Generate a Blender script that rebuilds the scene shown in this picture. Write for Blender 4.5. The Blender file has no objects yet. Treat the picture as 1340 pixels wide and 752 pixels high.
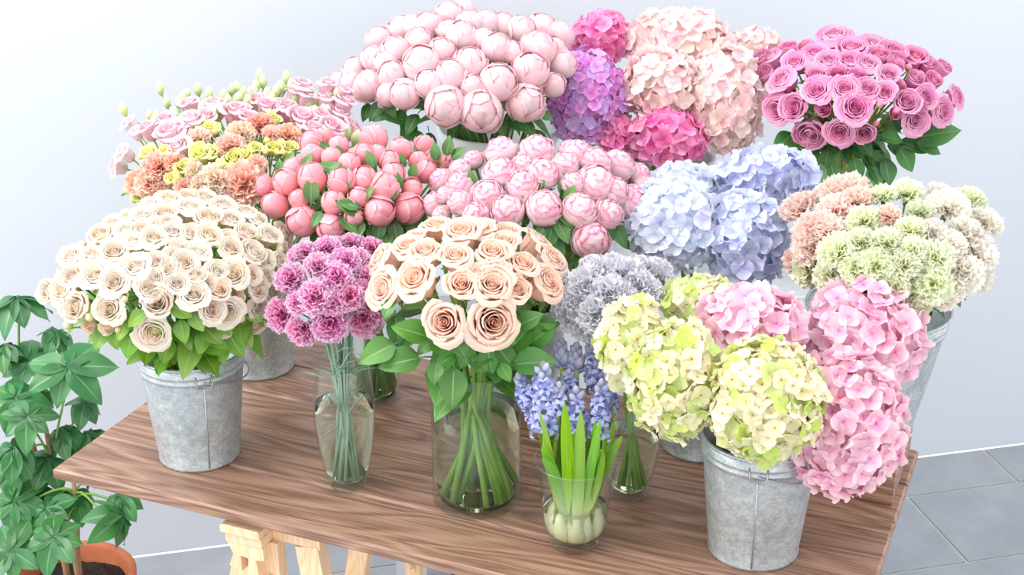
import bpy, math, random
from mathutils import Vector, Matrix, Quaternion
random.seed(7)
R = random.uniform
PI = math.pi
col = bpy.context.scene.collection
scene = bpy.context.scene

# ------------------------------------------------------------------ camera
ZT = 0.75                                   # table top above the floor
F, CX, CY = 1935.0, 670.0, 376.0            # focal length and centre in photo pixels
PITCH, YAW = math.radians(23.2), math.radians(22.5)
CAM = Vector((1.3112, -1.4482, ZT + 1.07))
HD = Vector((-math.sin(YAW), math.cos(YAW), 0)); RT = Vector((math.cos(YAW), math.sin(YAW), 0)); UZ = Vector((0, 0, 1))
FW = HD*math.cos(PITCH) - UZ*math.sin(PITCH); UP = HD*math.sin(PITCH) + UZ*math.cos(PITCH)
cd = bpy.data.cameras.new('camera'); cam = bpy.data.objects.new('camera', cd); col.objects.link(cam)
cd.sensor_width = 36; cd.lens = F*36/1340; cd.clip_start = .05
cam.matrix_world = Matrix(((RT.x, UP.x, -FW.x, CAM.x), (RT.y, UP.y, -FW.y, CAM.y), (RT.z, UP.z, -FW.z, CAM.z), (0, 0, 0, 1)))
scene.camera = cam
scene.cycles.transparent_max_bounces = 32

# ------------------------------------------------------------------ light
w = bpy.data.worlds.new('world'); scene.world = w; w.use_nodes = True
w.node_tree.nodes['Background'].inputs[0].default_value = (.95, .97, 1, 1)
w.node_tree.nodes['Background'].inputs[1].default_value = 1.0
def area(name, loc, target, sx, sy, power, color=(1, 1, 1)):
    l = bpy.data.lights.new(name, 'AREA'); l.shape = 'RECTANGLE'; l.size = sx; l.size_y = sy; l.energy = power; l.color = color
    o = bpy.data.objects.new(name, l); col.objects.link(o); o.location = loc
    o.rotation_euler = (Vector(target) - Vector(loc)).to_track_quat('-Z', 'Y').to_euler(); return o
area('window_daylight', (-1.9, -1.5, 2.7), (.4, .4, .9), 2.0, 1.8, 50, (1, .985, .96))
area('wall_fill_light', (-.2, .1, 3.3), (.3, 1.1, 1.2), 2.2, 1.4, 20, (1, 1, 1))  # added overhead fill lamp that brightens the upper wall
vs = scene.view_settings
vs.view_transform = 'Standard'; vs.look = 'None'; vs.gamma = 1; vs.use_curve_mapping = False; vs.exposure = .78

# ------------------------------------------------------------------ pixel helpers
def ray(u, v): return (FW*F + RT*(u - CX) - UP*(v - CY))/F        # per metre of depth
def at_depth(u, v, d): return CAM + ray(u, v)*d
def at_z(u, v, z): r = ray(u, v); return CAM + r*((z - CAM.z)/r.z)
def depth(p): return (p - CAM).dot(FW)

# ------------------------------------------------------------------ materials
def srgb(h):
    h = h.lstrip('#'); out = []
    for i in (0, 2, 4):
        c = int(h[i:i+2], 16)/255
        out.append(c/12.92 if c <= .04045 else ((c + .055)/1.055)**2.4)
    return (*out, 1)
def newmat(name):
    m = bpy.data.materials.new(name); m.use_nodes = True; nt = m.node_tree
    return m, nt, nt.nodes, nt.links, nt.nodes['Principled BSDF']
def ramp(N, stops, interp='LINEAR'):
    n = N.new('ShaderNodeValToRGB'); cr = n.color_ramp; cr.interpolation = interp
    while len(cr.elements) < len(stops): cr.elements.new(.5)
    for e, (p, c) in zip(cr.elements, stops): e.position = p; e.color = srgb(c) if isinstance(c, str) else c
    return n
LIFT = dict(coral_peony=.28, blush_peony=.14, pink_peony=.25, pink_peony_inner=.2, peach_rose=.22, cream_rose=.24, pink_spray_rose=.22, lisianthus_pink=.25, lisianthus_pale=.3, lisianthus_yellow=.15,
  salmon_carnation=.35, apricot_carnation=.3, magenta_carnation=.14, lilac_carnation=.4, peach_carnation=.42, green_carnation=.45, white_carnation=.45, purple_hydrangea=.22, hot_pink_hydrangea=.26,
  pale_pink_hydrangea=.35, blue_hydrangea=.5, lavender_hydrangea=.42, green_hydrangea=.22, pink_hydrangea=.22, hyacinth_blue=.25, hyacinth_bud=.2, lisianthus_bud=.2)
def petal(name, stops, trans=.3, hue=.012, val=.08, sat=.12, blot=None, rough=.55, lift=None):
    """petal material: colour along the petal (attribute t), small change from one object to the next, light passing through"""
    m, nt, N, L, b = newmat(name)
    k = LIFT.get(name, 0)
    tint = lambda h: '#' + ''.join('%02x' % int(round(c + (255 - c)*k)) for c in (int(h[i:i+2], 16) for i in (1, 3, 5)))
    stops = [(p, tint(c)) for p, c in stops]
    if blot: blot = (tint(blot[0]), *blot[1:])
    a = N.new('ShaderNodeAttribute'); a.attribute_name = 't'
    r = ramp(N, stops)
    nz = N.new('ShaderNodeTexNoise'); tc = N.new('ShaderNodeTexCoord'); L.new(tc.outputs['Object'], nz.inputs['Vector']); nz.inputs['Scale'].default_value = 3.0
    ad = N.new('ShaderNodeMath'); ad.operation = 'MULTIPLY_ADD'; ad.inputs[1].default_value = .22; L.new(nz.outputs[0], ad.inputs[0])
    sb = N.new('ShaderNodeMath'); sb.operation = 'SUBTRACT'; sb.inputs[1].default_value = .11; L.new(a.outputs['Fac'], sb.inputs[0])
    L.new(sb.outputs[0], ad.inputs[2]); L.new(ad.outputs[0], r.inputs[0])
    c = r.outputs[0]
    oi = N.new('ShaderNodeObjectInfo')
    if blot:                                # a second natural colour that some florets carry
        mx = N.new('ShaderNodeMix'); mx.data_type = 'RGBA'
        rr = ramp(N, [(blot[1], (0, 0, 0, 1)), (blot[2], (1, 1, 1, 1))]); L.new(oi.outputs['Random'], rr.inputs[0])
        L.new(rr.outputs[0], mx.inputs['Factor']); L.new(c, mx.inputs[6]); mx.inputs[7].default_value = srgb(blot[0]); c = mx.outputs[2]
    hs = N.new('ShaderNodeHueSaturation'); L.new(c, hs.inputs['Color'])
    wn = N.new('ShaderNodeTexWhiteNoise'); wn.noise_dimensions = '1D'; L.new(oi.outputs['Random'], wn.inputs['W'])
    sp = N.new('ShaderNodeSeparateColor'); L.new(wn.outputs['Color'], sp.inputs[0])
    for k, (sock, base, amp) in enumerate((('Hue', .5, hue), ('Saturation', 1, sat), ('Value', 1 - val*.4, val))):
        mr = N.new('ShaderNodeMapRange'); mr.inputs['To Min'].default_value = base - amp; mr.inputs['To Max'].default_value = base + amp
        L.new(sp.outputs[k], mr.inputs['Value']); L.new(mr.outputs[0], hs.inputs[sock])
    L.new(hs.outputs[0], b.inputs['Base Color']); b.inputs['Roughness'].default_value = rough; b.inputs['Specular IOR Level'].default_value = .25
    tr = N.new('ShaderNodeBsdfTranslucent'); L.new(hs.outputs[0], tr.inputs[0])
    ms = N.new('ShaderNodeMixShader'); ms.inputs[0].default_value = trans
    L.new(b.outputs[0], ms.inputs[1]); L.new(tr.outputs[0], ms.inputs[2])
    L.new(ms.outputs[0], N['Material Output'].inputs['Surface']); return m
def leafmat(name, dark, light, vein, rough=.4, trans=.25):
    m = petal(name, [(0, dark), (.6, light), (1, light)], trans, .015, .18, .1, rough=rough)
    nt = m.node_tree; N, L = nt.nodes, nt.links
    b = N['Principled BSDF']; src = b.inputs['Base Color'].links[0].from_socket
    s = N.new('ShaderNodeAttribute'); s.attribute_name = 's'
    rr = ramp(N, [(0, (1, 1, 1, 1)), (.07, (0, 0, 0, 1))]); L.new(s.outputs['Fac'], rr.inputs[0])
    mx = N.new('ShaderNodeMix'); mx.data_type = 'RGBA'; L.new(rr.outputs[0], mx.inputs['Factor']); L.new(src, mx.inputs[6]); mx.inputs[7].default_value = srgb(vein)
    L.new(mx.outputs[2], b.inputs['Base Color']); b.inputs['Specular IOR Level'].default_value = .5
    return m
def plain(name, colr, rough=.5, metal=0, noise=None, bump=0, bscale=60):
    m, nt, N, L, b = newmat(name)
    b.inputs['Roughness'].default_value = rough; b.inputs['Metallic'].default_value = metal
    tc = N.new('ShaderNodeTexCoord')
    if noise:
        nz = N.new('ShaderNodeTexNoise'); nz.inputs['Scale'].default_value = noise[0]; nz.inputs['Detail'].default_value = 5; L.new(tc.outputs['Object'], nz.inputs['Vector'])
        r = ramp(N, [(.3, colr), (.7, noise[1])]); L.new(nz.outputs[0], r.inputs[0]); L.new(r.outputs[0], b.inputs['Base Color'])
    else: b.inputs['Base Color'].default_value = srgb(colr)
    if bump:
        n2 = N.new('ShaderNodeTexNoise'); n2.inputs['Scale'].default_value = bscale; n2.inputs['Detail'].default_value = 6; L.new(tc.outputs['Object'], n2.inputs['Vector'])
        bp = N.new('ShaderNodeBump'); bp.inputs['Strength'].default_value = bump; bp.inputs['Distance'].default_value = .01
        L.new(n2.outputs[0], bp.inputs['Height']); L.new(bp.outputs[0], b.inputs['Normal'])
    return m
def woodmat(name, c0, c1, c2, scale=1.0, rough=.42, axis=0):
    m, nt, N, L, b = newmat(name)
    tc = N.new('ShaderNodeTexCoord'); oi = N.new('ShaderNodeObjectInfo')
    off = N.new('ShaderNodeVectorMath'); off.operation = 'SCALE'; cmb = N.new('ShaderNodeCombineXYZ')
    for k in range(3): L.new(oi.outputs['Random'], cmb.inputs[k])
    L.new(cmb.outputs[0], off.inputs[0]); off.inputs['Scale'].default_value = 37
    add = N.new('ShaderNodeVectorMath'); add.operation = 'ADD'; L.new(tc.outputs['Object'], add.inputs[0]); L.new(off.outputs[0], add.inputs[1])
    mp = N.new('ShaderNodeMapping'); L.new(add.outputs[0], mp.inputs['Vector'])
    s = [14*scale]*3; s[axis] = 1.6*scale; mp.inputs['Scale'].default_value = s
    n1 = N.new('ShaderNodeTexNoise'); n1.inputs['Scale'].default_value = .9; n1.inputs['Detail'].default_value = 2; n1.inputs['Distortion'].default_value = .6; L.new(mp.outputs[0], n1.inputs['Vector'])
    mul = N.new('ShaderNodeMath'); mul.operation = 'MULTIPLY'; mul.inputs[1].default_value = 26; L.new(n1.outputs[0], mul.inputs[0])
    fr = N.new('ShaderNodeMath'); fr.operation = 'PINGPONG'; fr.inputs[1].default_value = 1; L.new(mul.outputs[0], fr.inputs[0])      # growth rings as contour lines
    mp2 = N.new('ShaderNodeMapping'); L.new(add.outputs[0], mp2.inputs['Vector']); s2 = [420*scale]*3; s2[axis] = 5*scale; mp2.inputs['Scale'].default_value = s2
    n2 = N.new('ShaderNodeTexNoise'); n2.inputs['Scale'].default_value = 1; n2.inputs['Detail'].default_value = 4; L.new(mp2.outputs[0], n2.inputs['Vector'])
    mixf = N.new('ShaderNodeMath'); mixf.operation = 'MULTIPLY_ADD'; mixf.inputs[1].default_value = .30; L.new(fr.outputs[0], mixf.inputs[0])
    h2 = N.new('ShaderNodeMath'); h2.operation = 'MULTIPLY'; h2.inputs[1].default_value = .80; L.new(n2.outputs[0], h2.inputs[0]); L.new(h2.outputs[0], mixf.inputs[2])
    r = ramp(N, [(.25, c0), (.52, c1), (.84, c2)]); L.new(mixf.outputs[0], r.inputs[0])
    L.new(r.outputs[0], b.inputs['Base Color']); b.inputs['Roughness'].default_value = rough
    bp = N.new('ShaderNodeBump'); bp.inputs['Strength'].default_value = .25; bp.inputs['Distance'].default_value = .002; L.new(mixf.outputs[0], bp.inputs['Height']); L.new(bp.outputs[0], b.inputs['Normal'])
    return m
def glassmat(name, colr, ior, rough=0):
    """thin clear sheet: light passes straight through, Fresnel reflection on top"""
    m, nt, N, L, b = newmat(name); N.remove(b)
    tr = N.new('ShaderNodeBsdfTransparent'); tr.inputs[0].default_value = srgb(colr)
    gl = N.new('ShaderNodeBsdfGlossy'); gl.inputs['Roughness'].default_value = .03
    fr = N.new('ShaderNodeFresnel'); ge = N.new('ShaderNodeNewGeometry'); mr = N.new('ShaderNodeMapRange')   # same reflectance on both sides of the sheet
    mr.inputs['To Min'].default_value = ior; mr.inputs['To Max'].default_value = 1/ior; L.new(ge.outputs['Backfacing'], mr.inputs['Value']); L.new(mr.outputs[0], fr.inputs['IOR'])
    ms = N.new('ShaderNodeMixShader'); L.new(fr.outputs[0], ms.inputs[0]); L.new(tr.outputs[0], ms.inputs[1]); L.new(gl.outputs[0], ms.inputs[2])
    hz = N.new('ShaderNodeBsdfTranslucent'); hz.inputs[0].default_value = (.95, .98, .95, 1); df = N.new('ShaderNodeBsdfDiffuse'); df.inputs[0].default_value = (.95, .98, .95, 1)
    ad = N.new('ShaderNodeMixShader'); L.new(hz.outputs[0], ad.inputs[1]); L.new(df.outputs[0], ad.inputs[2])
    m2 = N.new('ShaderNodeMixShader'); m2.inputs[0].default_value = rough; L.new(ms.outputs[0], m2.inputs[1]); L.new(ad.outputs[0], m2.inputs[2])
    L.new(m2.outputs[0], N['Material Output'].inputs['Surface']); return m
def galvmat():
    m, nt, N, L, b = newmat('galvanised_steel')
    tc = N.new('ShaderNodeTexCoord')
    v = N.new('ShaderNodeTexVoronoi'); v.inputs['Scale'].default_value = 330; L.new(tc.outputs['Object'], v.inputs['Vector'])
    n = N.new('ShaderNodeTexNoise'); n.inputs['Scale'].default_value = 60; n.inputs['Detail'].default_value = 7; n.inputs['Roughness'].default_value = .7; L.new(tc.outputs['Object'], n.inputs['Vector'])
    sp = N.new('ShaderNodeSeparateColor'); L.new(v.outputs['Color'], sp.inputs[0])
    ma = N.new('ShaderNodeMath'); ma.operation = 'MULTIPLY_ADD'; ma.inputs[1].default_value = .22; L.new(sp.outputs[0], ma.inputs[0]); L.new(n.outputs[0], ma.inputs[2])
    r = ramp(N, [(.35, '#9aa2a5'), (.6, '#b3babc'), (.85, '#cfd5d6')]); L.new(ma.outputs[0], r.inputs[0]); L.new(r.outputs[0], b.inputs['Base Color'])
    b.inputs['Metallic'].default_value = .55; b.inputs['Roughness'].default_value = .42
    return m
M = {}
M['wall'] = plain('wall_paint', '#c9ced6', .9, 0, (.8, '#d0d4db'), .02, 200)
M['tile'] = plain('slate_tile', '#8d9197', .55, 0, (7, '#a1a4a9'), .3, 25)
M['grout'] = plain('grout', '#c6c6c4', .9)
M['wood'] = woodmat('stained_wood', '#5d4234', '#8f6c58', '#b8937c', 1.0, .40)
M['pine'] = woodmat('pine_wood', '#e0b488', '#ebc8a1', '#f2d6b6', 1.3, .5, 2)
M['galv'] = galvmat()
M['wire'] = plain('steel_wire', '#a9adae', .35, .9)
M['white'] = plain('white_plastic', '#e9ebee', .4)
M['terracotta'] = plain('terracotta', '#b9633f', .8, 0, (18, '#cf7d55'), .2, 60)
M['soil'] = plain('soil', '#1d1512', 1, 0, (60, '#3a2c24'), 1, 90)
M['navy'] = plain('navy_metal', '#1f2840', .5)
M['benchpaint'] = plain('bench_paint', '#c9ccd2', .6)
M['glass'] = glassmat('clear_glass', '#fafdfb', 1.62, .02)
M['water'], _nt, _N, _L, _b = newmat('water'); _N.remove(_b)
_g = _N.new('ShaderNodeBsdfGlass'); _g.inputs['Color'].default_value = srgb('#fbfff8'); _g.inputs['IOR'].default_value = 1.33; _g.inputs['Roughness'].default_value = 0
_L.new(_g.outputs[0], _N['Material Output'].inputs['Surface'])
M['bulb'] = petal('bulb_white', [(0, '#efe4bd'), (1, '#f6f3da')], .2)
M['bark'] = plain('bark', '#8a6f52', .9, 0, (30, '#a88a68'))
# leaves and stems
M['lf_rose'] = leafmat('rose_leaf', '#417c30', '#5d9642', '#97be78')
M['lf_cream'] = leafmat('spray_rose_leaf', '#5b9432', '#83b243', '#b3cf77')
M['lf_peony'] = leafmat('peony_leaf', '#3f7334', '#5f8f48', '#9cba7c')
M['lf_dark'] = leafmat('dark_rose_leaf', '#35682f', '#4f8440', '#86ad6c')
M['lf_schef'] = leafmat('schefflera_leaf', '#35733f', '#4f8d52', '#8ab98a', .32)
M['lf_hya'] = leafmat('hyacinth_leaf', '#e9eebc', '#8dc63a', '#a5d45a', .4, .35)
M['sepal'] = petal('sepal_green', [(0, '#7ea043'), (1, '#b5bb5c')], .2)
M['st_green'] = plain('green_stem', '#6f9f3e', .5, 0, (40, '#86b24c'))
M['st_dark'] = plain('dark_stem', '#587f38', .5, 0, (40, '#6d9244'))
M['st_blue'] = plain('carnation_stem', '#7d9c86', .55, 0, (40, '#97b39b'))
M['st_yel'] = plain('yellow_green_stem', '#8fa03a', .5, 0, (40, '#a5b34a'))
# petals: stops run from the petal's base (0) to its rim (1)
M['coral'] = petal('coral_peony', [(0, '#c3cf5c'), (.2, '#e8c878'), (.36, '#f79a8e'), (.5, '#f9808d'), (.9, '#fb8e9c'), (1, '#fdb7bd')], .25, .008, .06, .08)
M['lpeony'] = petal('blush_peony', [(0, '#f39d94'), (.2, '#f8bcc4'), (.55, '#fbd6da'), (1, '#fcd4da')], .3, .008, .05, .2)
M['ppeony'] = petal('pink_peony', [(0, '#ee7fa0'), (.25, '#f7b0c6'), (.7, '#fbcbd8'), (1, '#fde0e4')], .3, .01, .06, .25)
M['ppeony_in'] = petal('pink_peony_inner', [(0, '#ee6f9a'), (.5, '#f8b4c8'), (.85, '#fbd3db'), (1, '#f47fa6')], .3, .01, .06, .25)
M['peach'] = petal('peach_rose', [(0, '#f3ae86'), (.4, '#fbcbae'), (.85, '#fcd8c2'), (1, '#fbdfcc')], .36, .01, .05, .15)
M['cream'] = petal('cream_rose', [(0, '#f9d79c'), (.4, '#fce5c6'), (1, '#fdefe0')], .38, .012, .05, .3)
M['hotrose'] = petal('pink_spray_rose', [(0, '#c93f92'), (.5, '#ee74b6'), (1, '#f9a5cc')], .28, .012, .07, .15)
M['budpink'] = petal('spray_bud', [(0, '#a9bd55'), (.45, '#d9b06a'), (.7, '#f58fb4'), (1, '#f7a1c0')], .2)
M['budcream'] = petal('cream_bud', [(0, '#9fbd55'), (.5, '#d5d48a'), (.75, '#f3e0bd'), (1, '#f7dcc4')], .2)
M['liz'] = petal('lisianthus_pink', [(0, '#e6c7b0'), (.4, '#f0b2c4'), (1, '#f6cdd9')], .3, .015, .06, .3)
M['lizpale'] = petal('lisianthus_pale', [(0, '#e4dfb0'), (.4, '#f7dbe2'), (1, '#f7cbd9')], .3)
M['lizyel'] = petal('lisianthus_yellow', [(0, '#c3cc4c'), (.5, '#e9e876'), (1, '#f3efa0')], .3, .015)
M['lizbud'] = petal('lisianthus_bud', [(0, '#a8c66a'), (.5, '#d7e3a0'), (1, '#f2f3d2')], .3)
M['salmon'] = petal('salmon_carnation', [(0, '#e08a5a'), (.6, '#f6a283'), (1, '#fbc3ab')], .28, .012, .06, .15)
M['apricot'] = petal('apricot_carnation', [(0, '#e9b878'), (.6, '#fad2ab'), (1, '#fde2cb')], .28, .012)
M['carn'] = petal('magenta_carnation', [(0, '#b52f7d'), (.62, '#e262ab'), (.88, '#ee98ca'), (1, '#f3d6ea')], .25, .012, .07, .12)
M['carnlil'] = petal('lilac_carnation', [(0, '#8d93ab'), (.55, '#bcc3d3'), (.85, '#c9d2da'), (1, '#d9c9d6')], .25, .03, .06, .3)
M['carnpeach'] = petal('peach_carnation', [(0, '#f7a88c'), (.5, '#fdc4ae'), (1, '#fed9ca')], .36, .01)
M['carngreen'] = petal('green_carnation', [(0, '#a9bd4a'), (.5, '#dfe79a'), (1, '#eff3c4')], .28, .012)
M['carnwhite'] = petal('white_carnation', [(0, '#f6e3b4'), (.5, '#fdf0d8'), (1, '#fef6e6')], .36, .01)
M['hpurple'] = petal('purple_hydrangea', [(0, '#a45fd0'), (.4, '#dd70cb'), (1, '#ef98da')], .28, .015, .07, .15, ('#c59be2', .6, .85))
M['hhot'] = petal('hot_pink_hydrangea', [(0, '#d93f95'), (.45, '#f46fb2'), (1, '#fb97c8')], .28, .01, .06, .15)
M['hpale'] = petal('pale_pink_hydrangea', [(0, '#ef9fb0'), (.4, '#facbcd'), (1, '#fddcd8')], .3, .01, .05, .2, ('#fde6d6', .5, .9))
M['hblue'] = petal('blue_hydrangea', [(0, '#9aa6dc'), (.45, '#c2cdf0'), (1, '#d9e0f6')], .3, .025, .05, .2, ('#cdd9f0', .5, .8))
M['hlav'] = petal('lavender_hydrangea', [(0, '#8f93d2'), (.45, '#b6bfee'), (1, '#cdd3f4')], .3, .02, .06, .2)
M['hgreen'] = petal('green_hydrangea', [(0, '#b8606a'), (.12, '#e6dc98'), (.5, '#f3edbe'), (1, '#f8ead2')], .3, .012, .05, .2, ('#c3d764', .55, .75))
M['hpink'] = petal('pink_hydrangea', [(0, '#e2609a'), (.2, '#f3a3cc'), (.6, '#f9c4d8'), (1, '#fcdade')], .3, .015, .06, .2)
M['hya'] = petal('hyacinth_blue', [(0, '#8f93d8'), (.5, '#a9b1ea'), (1, '#c3caf4')], .28, .02, .08, .15)
M['hyabud'] = petal('hyacinth_bud', [(0, '#8890c4'), (.6, '#b2b6de'), (1, '#ddd6dc')], .25, .02, .08, .2)

# ------------------------------------------------------------------ mesh helpers
class MB:
    def __init__(s): s.v = []; s.f = []; s.t = []; s.s = []
    def grid(s, fn, nu, nv, flip=False, closed=False):
        """fn(u in -1..1, v in 0..1) -> point"""
        b = len(s.v)
        for j in range(nv + 1):
            for i in range(nu + 1):
                u = -1 + 2*i/nu; v = j/nv
                s.v.append(tuple(fn(u, v))); s.t.append(v); s.s.append(abs(u))
        for j in range(nv):
            for i in range(nu):
                a = b + j*(nu + 1) + i; s.f.append((a, a + 1, a + nu + 2, a + nu + 1))
        return s
    def tube(s, pts, radii, n=6, caps=True, t=None):
        b = len(s.v); k = len(pts)
        for j, p in enumerate(pts):
            d = (pts[min(j + 1, k - 1)] - pts[max(j - 1, 0)])
            d = d.normalized() if d.length > 1e-9 else Vector((0, 0, 1))
            a = d.orthogonal().normalized() if j == 0 else (a - d*a.dot(d)).normalized()
            c = d.cross(a); r = radii[j] if hasattr(radii, '__len__') else radii
            for i in range(n):
                an = 2*PI*i/n; s.v.append(tuple(p + a*(r*math.cos(an)) + c*(r*math.sin(an)))); s.t.append(j/(k - 1) if t is None else t); s.s.append(1)
        for j in range(k - 1):
            for i in range(n):
                s.f.append((b + j*n + i, b + j*n + (i + 1) % n, b + (j + 1)*n + (i + 1) % n, b + (j + 1)*n + i))
        if caps: s.f.append(tuple(b + i for i in reversed(range(n)))); s.f.append(tuple(b + (k - 1)*n + i for i in range(n)))
        return s
    def lathe(s, prof, n=40, caps=True):
        b = len(s.v); k = len(prof)
        for j, (r, z) in enumerate(prof):
            for i in range(n):
                an = 2*PI*i/n; s.v.append((r*math.cos(an), r*math.sin(an), z)); s.t.append(j/(k - 1)); s.s.append(1)
        for j in range(k - 1):
            for i in range(n):
                s.f.append((b + j*n + i, b + j*n + (i + 1) % n, b + (j + 1)*n + (i + 1) % n, b + (j + 1)*n + i))
        if caps:
            if prof[0][0] > 1e-6: s.f.append(tuple(b + i for i in reversed(range(n))))
            if prof[-1][0] > 1e-6: s.f.append(tuple(b + (k - 1)*n + i for i in range(n)))
        return s
    def box(s, lo, hi, bev=0):
        b = len(s.v); x0, y0, z0 = lo; x1, y1, z1 = hi; e = bev
        if e:
            for z, q in ((z0, e), (z0 + e, 0), (z1 - e, 0), (z1, e)):
                s.v += [(x0 + q, y0 + q, z), (x1 - q, y0 + q, z), (x1 - q, y1 - q, z), (x0 + q, y1 - q, z)]
        else:
            for z in (z0, z1): s.v += [(x0, y0, z), (x1, y0, z), (x1, y1, z), (x0, y1, z)]
        k = 4 if e else 2
        for j in range(k - 1):
            for i in range(4): s.f.append((b + j*4 + i, b + j*4 + (i + 1) % 4, b + (j + 1)*4 + (i + 1) % 4, b + (j + 1)*4 + i))
        s.f.append((b + 3, b + 2, b + 1, b)); q = b + (k - 1)*4; s.f.append((q, q + 1, q + 2, q + 3))
        s.t += [0]*(4*k); s.s += [1]*(4*k); return s
    def bar(s, p, q, wx, wy, side):
        """square bar from p to q; side = direction of its width"""
        d = (q - p).normalized(); a = (side - d*side.dot(d)).normalized(); c = d.cross(a); b = len(s.v)
        for o in (p, q):
            for sx, sy in ((-1, -1), (1, -1), (1, 1), (-1, 1)): s.v.append(tuple(o + a*(sx*wx/2) + c*(sy*wy/2)))
        for i in range(4): s.f.append((b + i, b + (i + 1) % 4, b + 4 + (i + 1) % 4, b + 4 + i))
        s.f.append((b + 3, b + 2, b + 1, b)); s.f.append((b + 4, b + 5, b + 6, b + 7)); s.t += [0]*8; s.s += [1]*8; return s
    def mesh(s, name, mat, smooth=True):
        me = bpy.data.meshes.new(name); me.from_pydata(s.v, [], s.f)
        for nm, d in (('t', s.t), ('s', s.s)):
            at = me.attributes.new(nm, 'FLOAT', 'POINT'); at.data.foreach_set('value', d)
        if smooth: me.polygons.foreach_set('use_smooth', [True]*len(me.polygons))
        me.materials.append(M[mat]); me.update(); return me
def link(name, mesh, parent=None, mx=None):
    o = bpy.data.objects.new(name, mesh); col.objects.link(o)
    if parent: o.parent = parent
    if mx is not None: o.matrix_basis = mx
    return o
def tag(o, label=None, cat=None, group=None, kind=None):
    if label: o['label'] = label
    if cat: o['category'] = cat
    if group: o['group'] = group
    if kind: o['kind'] = kind
    return o
def root(name, label, cat, loc, group=None):
    o = link(name, None); o.location = loc; o.empty_display_size = .02; return tag(o, label, cat, group)
def frame(p, z, spin=0.0, s=1.0):
    """matrix: origin p, local +Z along z"""
    q = Vector(z).normalized().to_track_quat('Z', 'Y')
    sc = s if hasattr(s, '__len__') else (s, s, s)
    return Matrix.Translation(p) @ q.to_matrix().to_4x4() @ Matrix.Rotation(spin, 4, 'Z') @ Matrix.Diagonal((*sc, 1))
def bez(p0, p1, p2, p3, n):
    out = []
    for i in range(n + 1):
        t = i/n; a = 1 - t; out.append(p0*a**3 + p1*(3*a*a*t) + p2*(3*a*t*t) + p3*t**3)
    return out

# ------------------------------------------------------------------ the room
WD = Vector((.8094, .5872, 0)); WN = Vector((.5872, -.8094, 0)); W0 = Vector((-.3835, .8658, 0))     # foot of the wall, seen on the floor line
wm = MB()
A, B = W0 - WD*2.2, W0 + WD*3.6
for p in (A, B, B - WN*.12, A - WN*.12): wm.v.append(tuple(p))
for p in (A, B, B - WN*.12, A - WN*.12): wm.v.append(tuple(p + UZ*4.5))
wm.f += [(0, 1, 5, 4), (1, 2, 6, 5), (2, 3, 7, 6), (3, 0, 4, 7), (4, 5, 6, 7), (3, 2, 1, 0)]; wm.t = [0]*8; wm.s = [0]*8
tag(link('wall_back', wm.mesh('wall_back', 'wall', False)), 'plain pale grey painted wall behind the flowers', kind='structure')
fm = MB().box((-2.2, 0, -.05), (3.6, 3.4, -.004))
FX = Matrix(((WD.x, WN.x, 0, W0.x), (WD.y, WN.y, 0, W0.y), (0, 0, 1, 0), (0, 0, 0, 1)))
floor = tag(link('floor', fm.mesh('floor', 'grout', False), None, FX), 'dark slate tile floor with pale joints', kind='structure')
tl = MB().box((.003, .003, -.02), (.577, .277, 0), .0015).mesh('tile', 'tile', False)
ts = MB().box((.003, .006, -.02), (.577, .162, 0), .0015).mesh('tile_cut', 'tile', False)
for j in range(9):
    for i in range(9):
        x = -2.0 + .58*i + (.165 + 2.0) % .58 + (.29 if j % 2 else 0)
        link('tile', ts if j == 0 else tl, floor, Matrix.Translation((x, 0 if j == 0 else .165 + .28*(j - 1), 0)))

# ------------------------------------------------------------------ table top and trestles
TW, TD, PW = 1.136, .53, .106
tb = root('table', 'stained brown plank table top carrying the flower vessels', 'table', (0, 0, ZT))
pm = MB().box((0, .0009, -.018), (TW, PW - .0009, 0), .003).mesh('plank', 'wood', False)
for k in range(5): link('plank', pm, tb, Matrix.Translation((0, PW*k, 0)))
bm_ = MB().box((0, 0, 0), (.04, .46, .012)).mesh('batten', 'wood', False)
for x in (.12, .98): link('batten', bm_, tb, Matrix.Translation((x, .035, -.030)))

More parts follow.
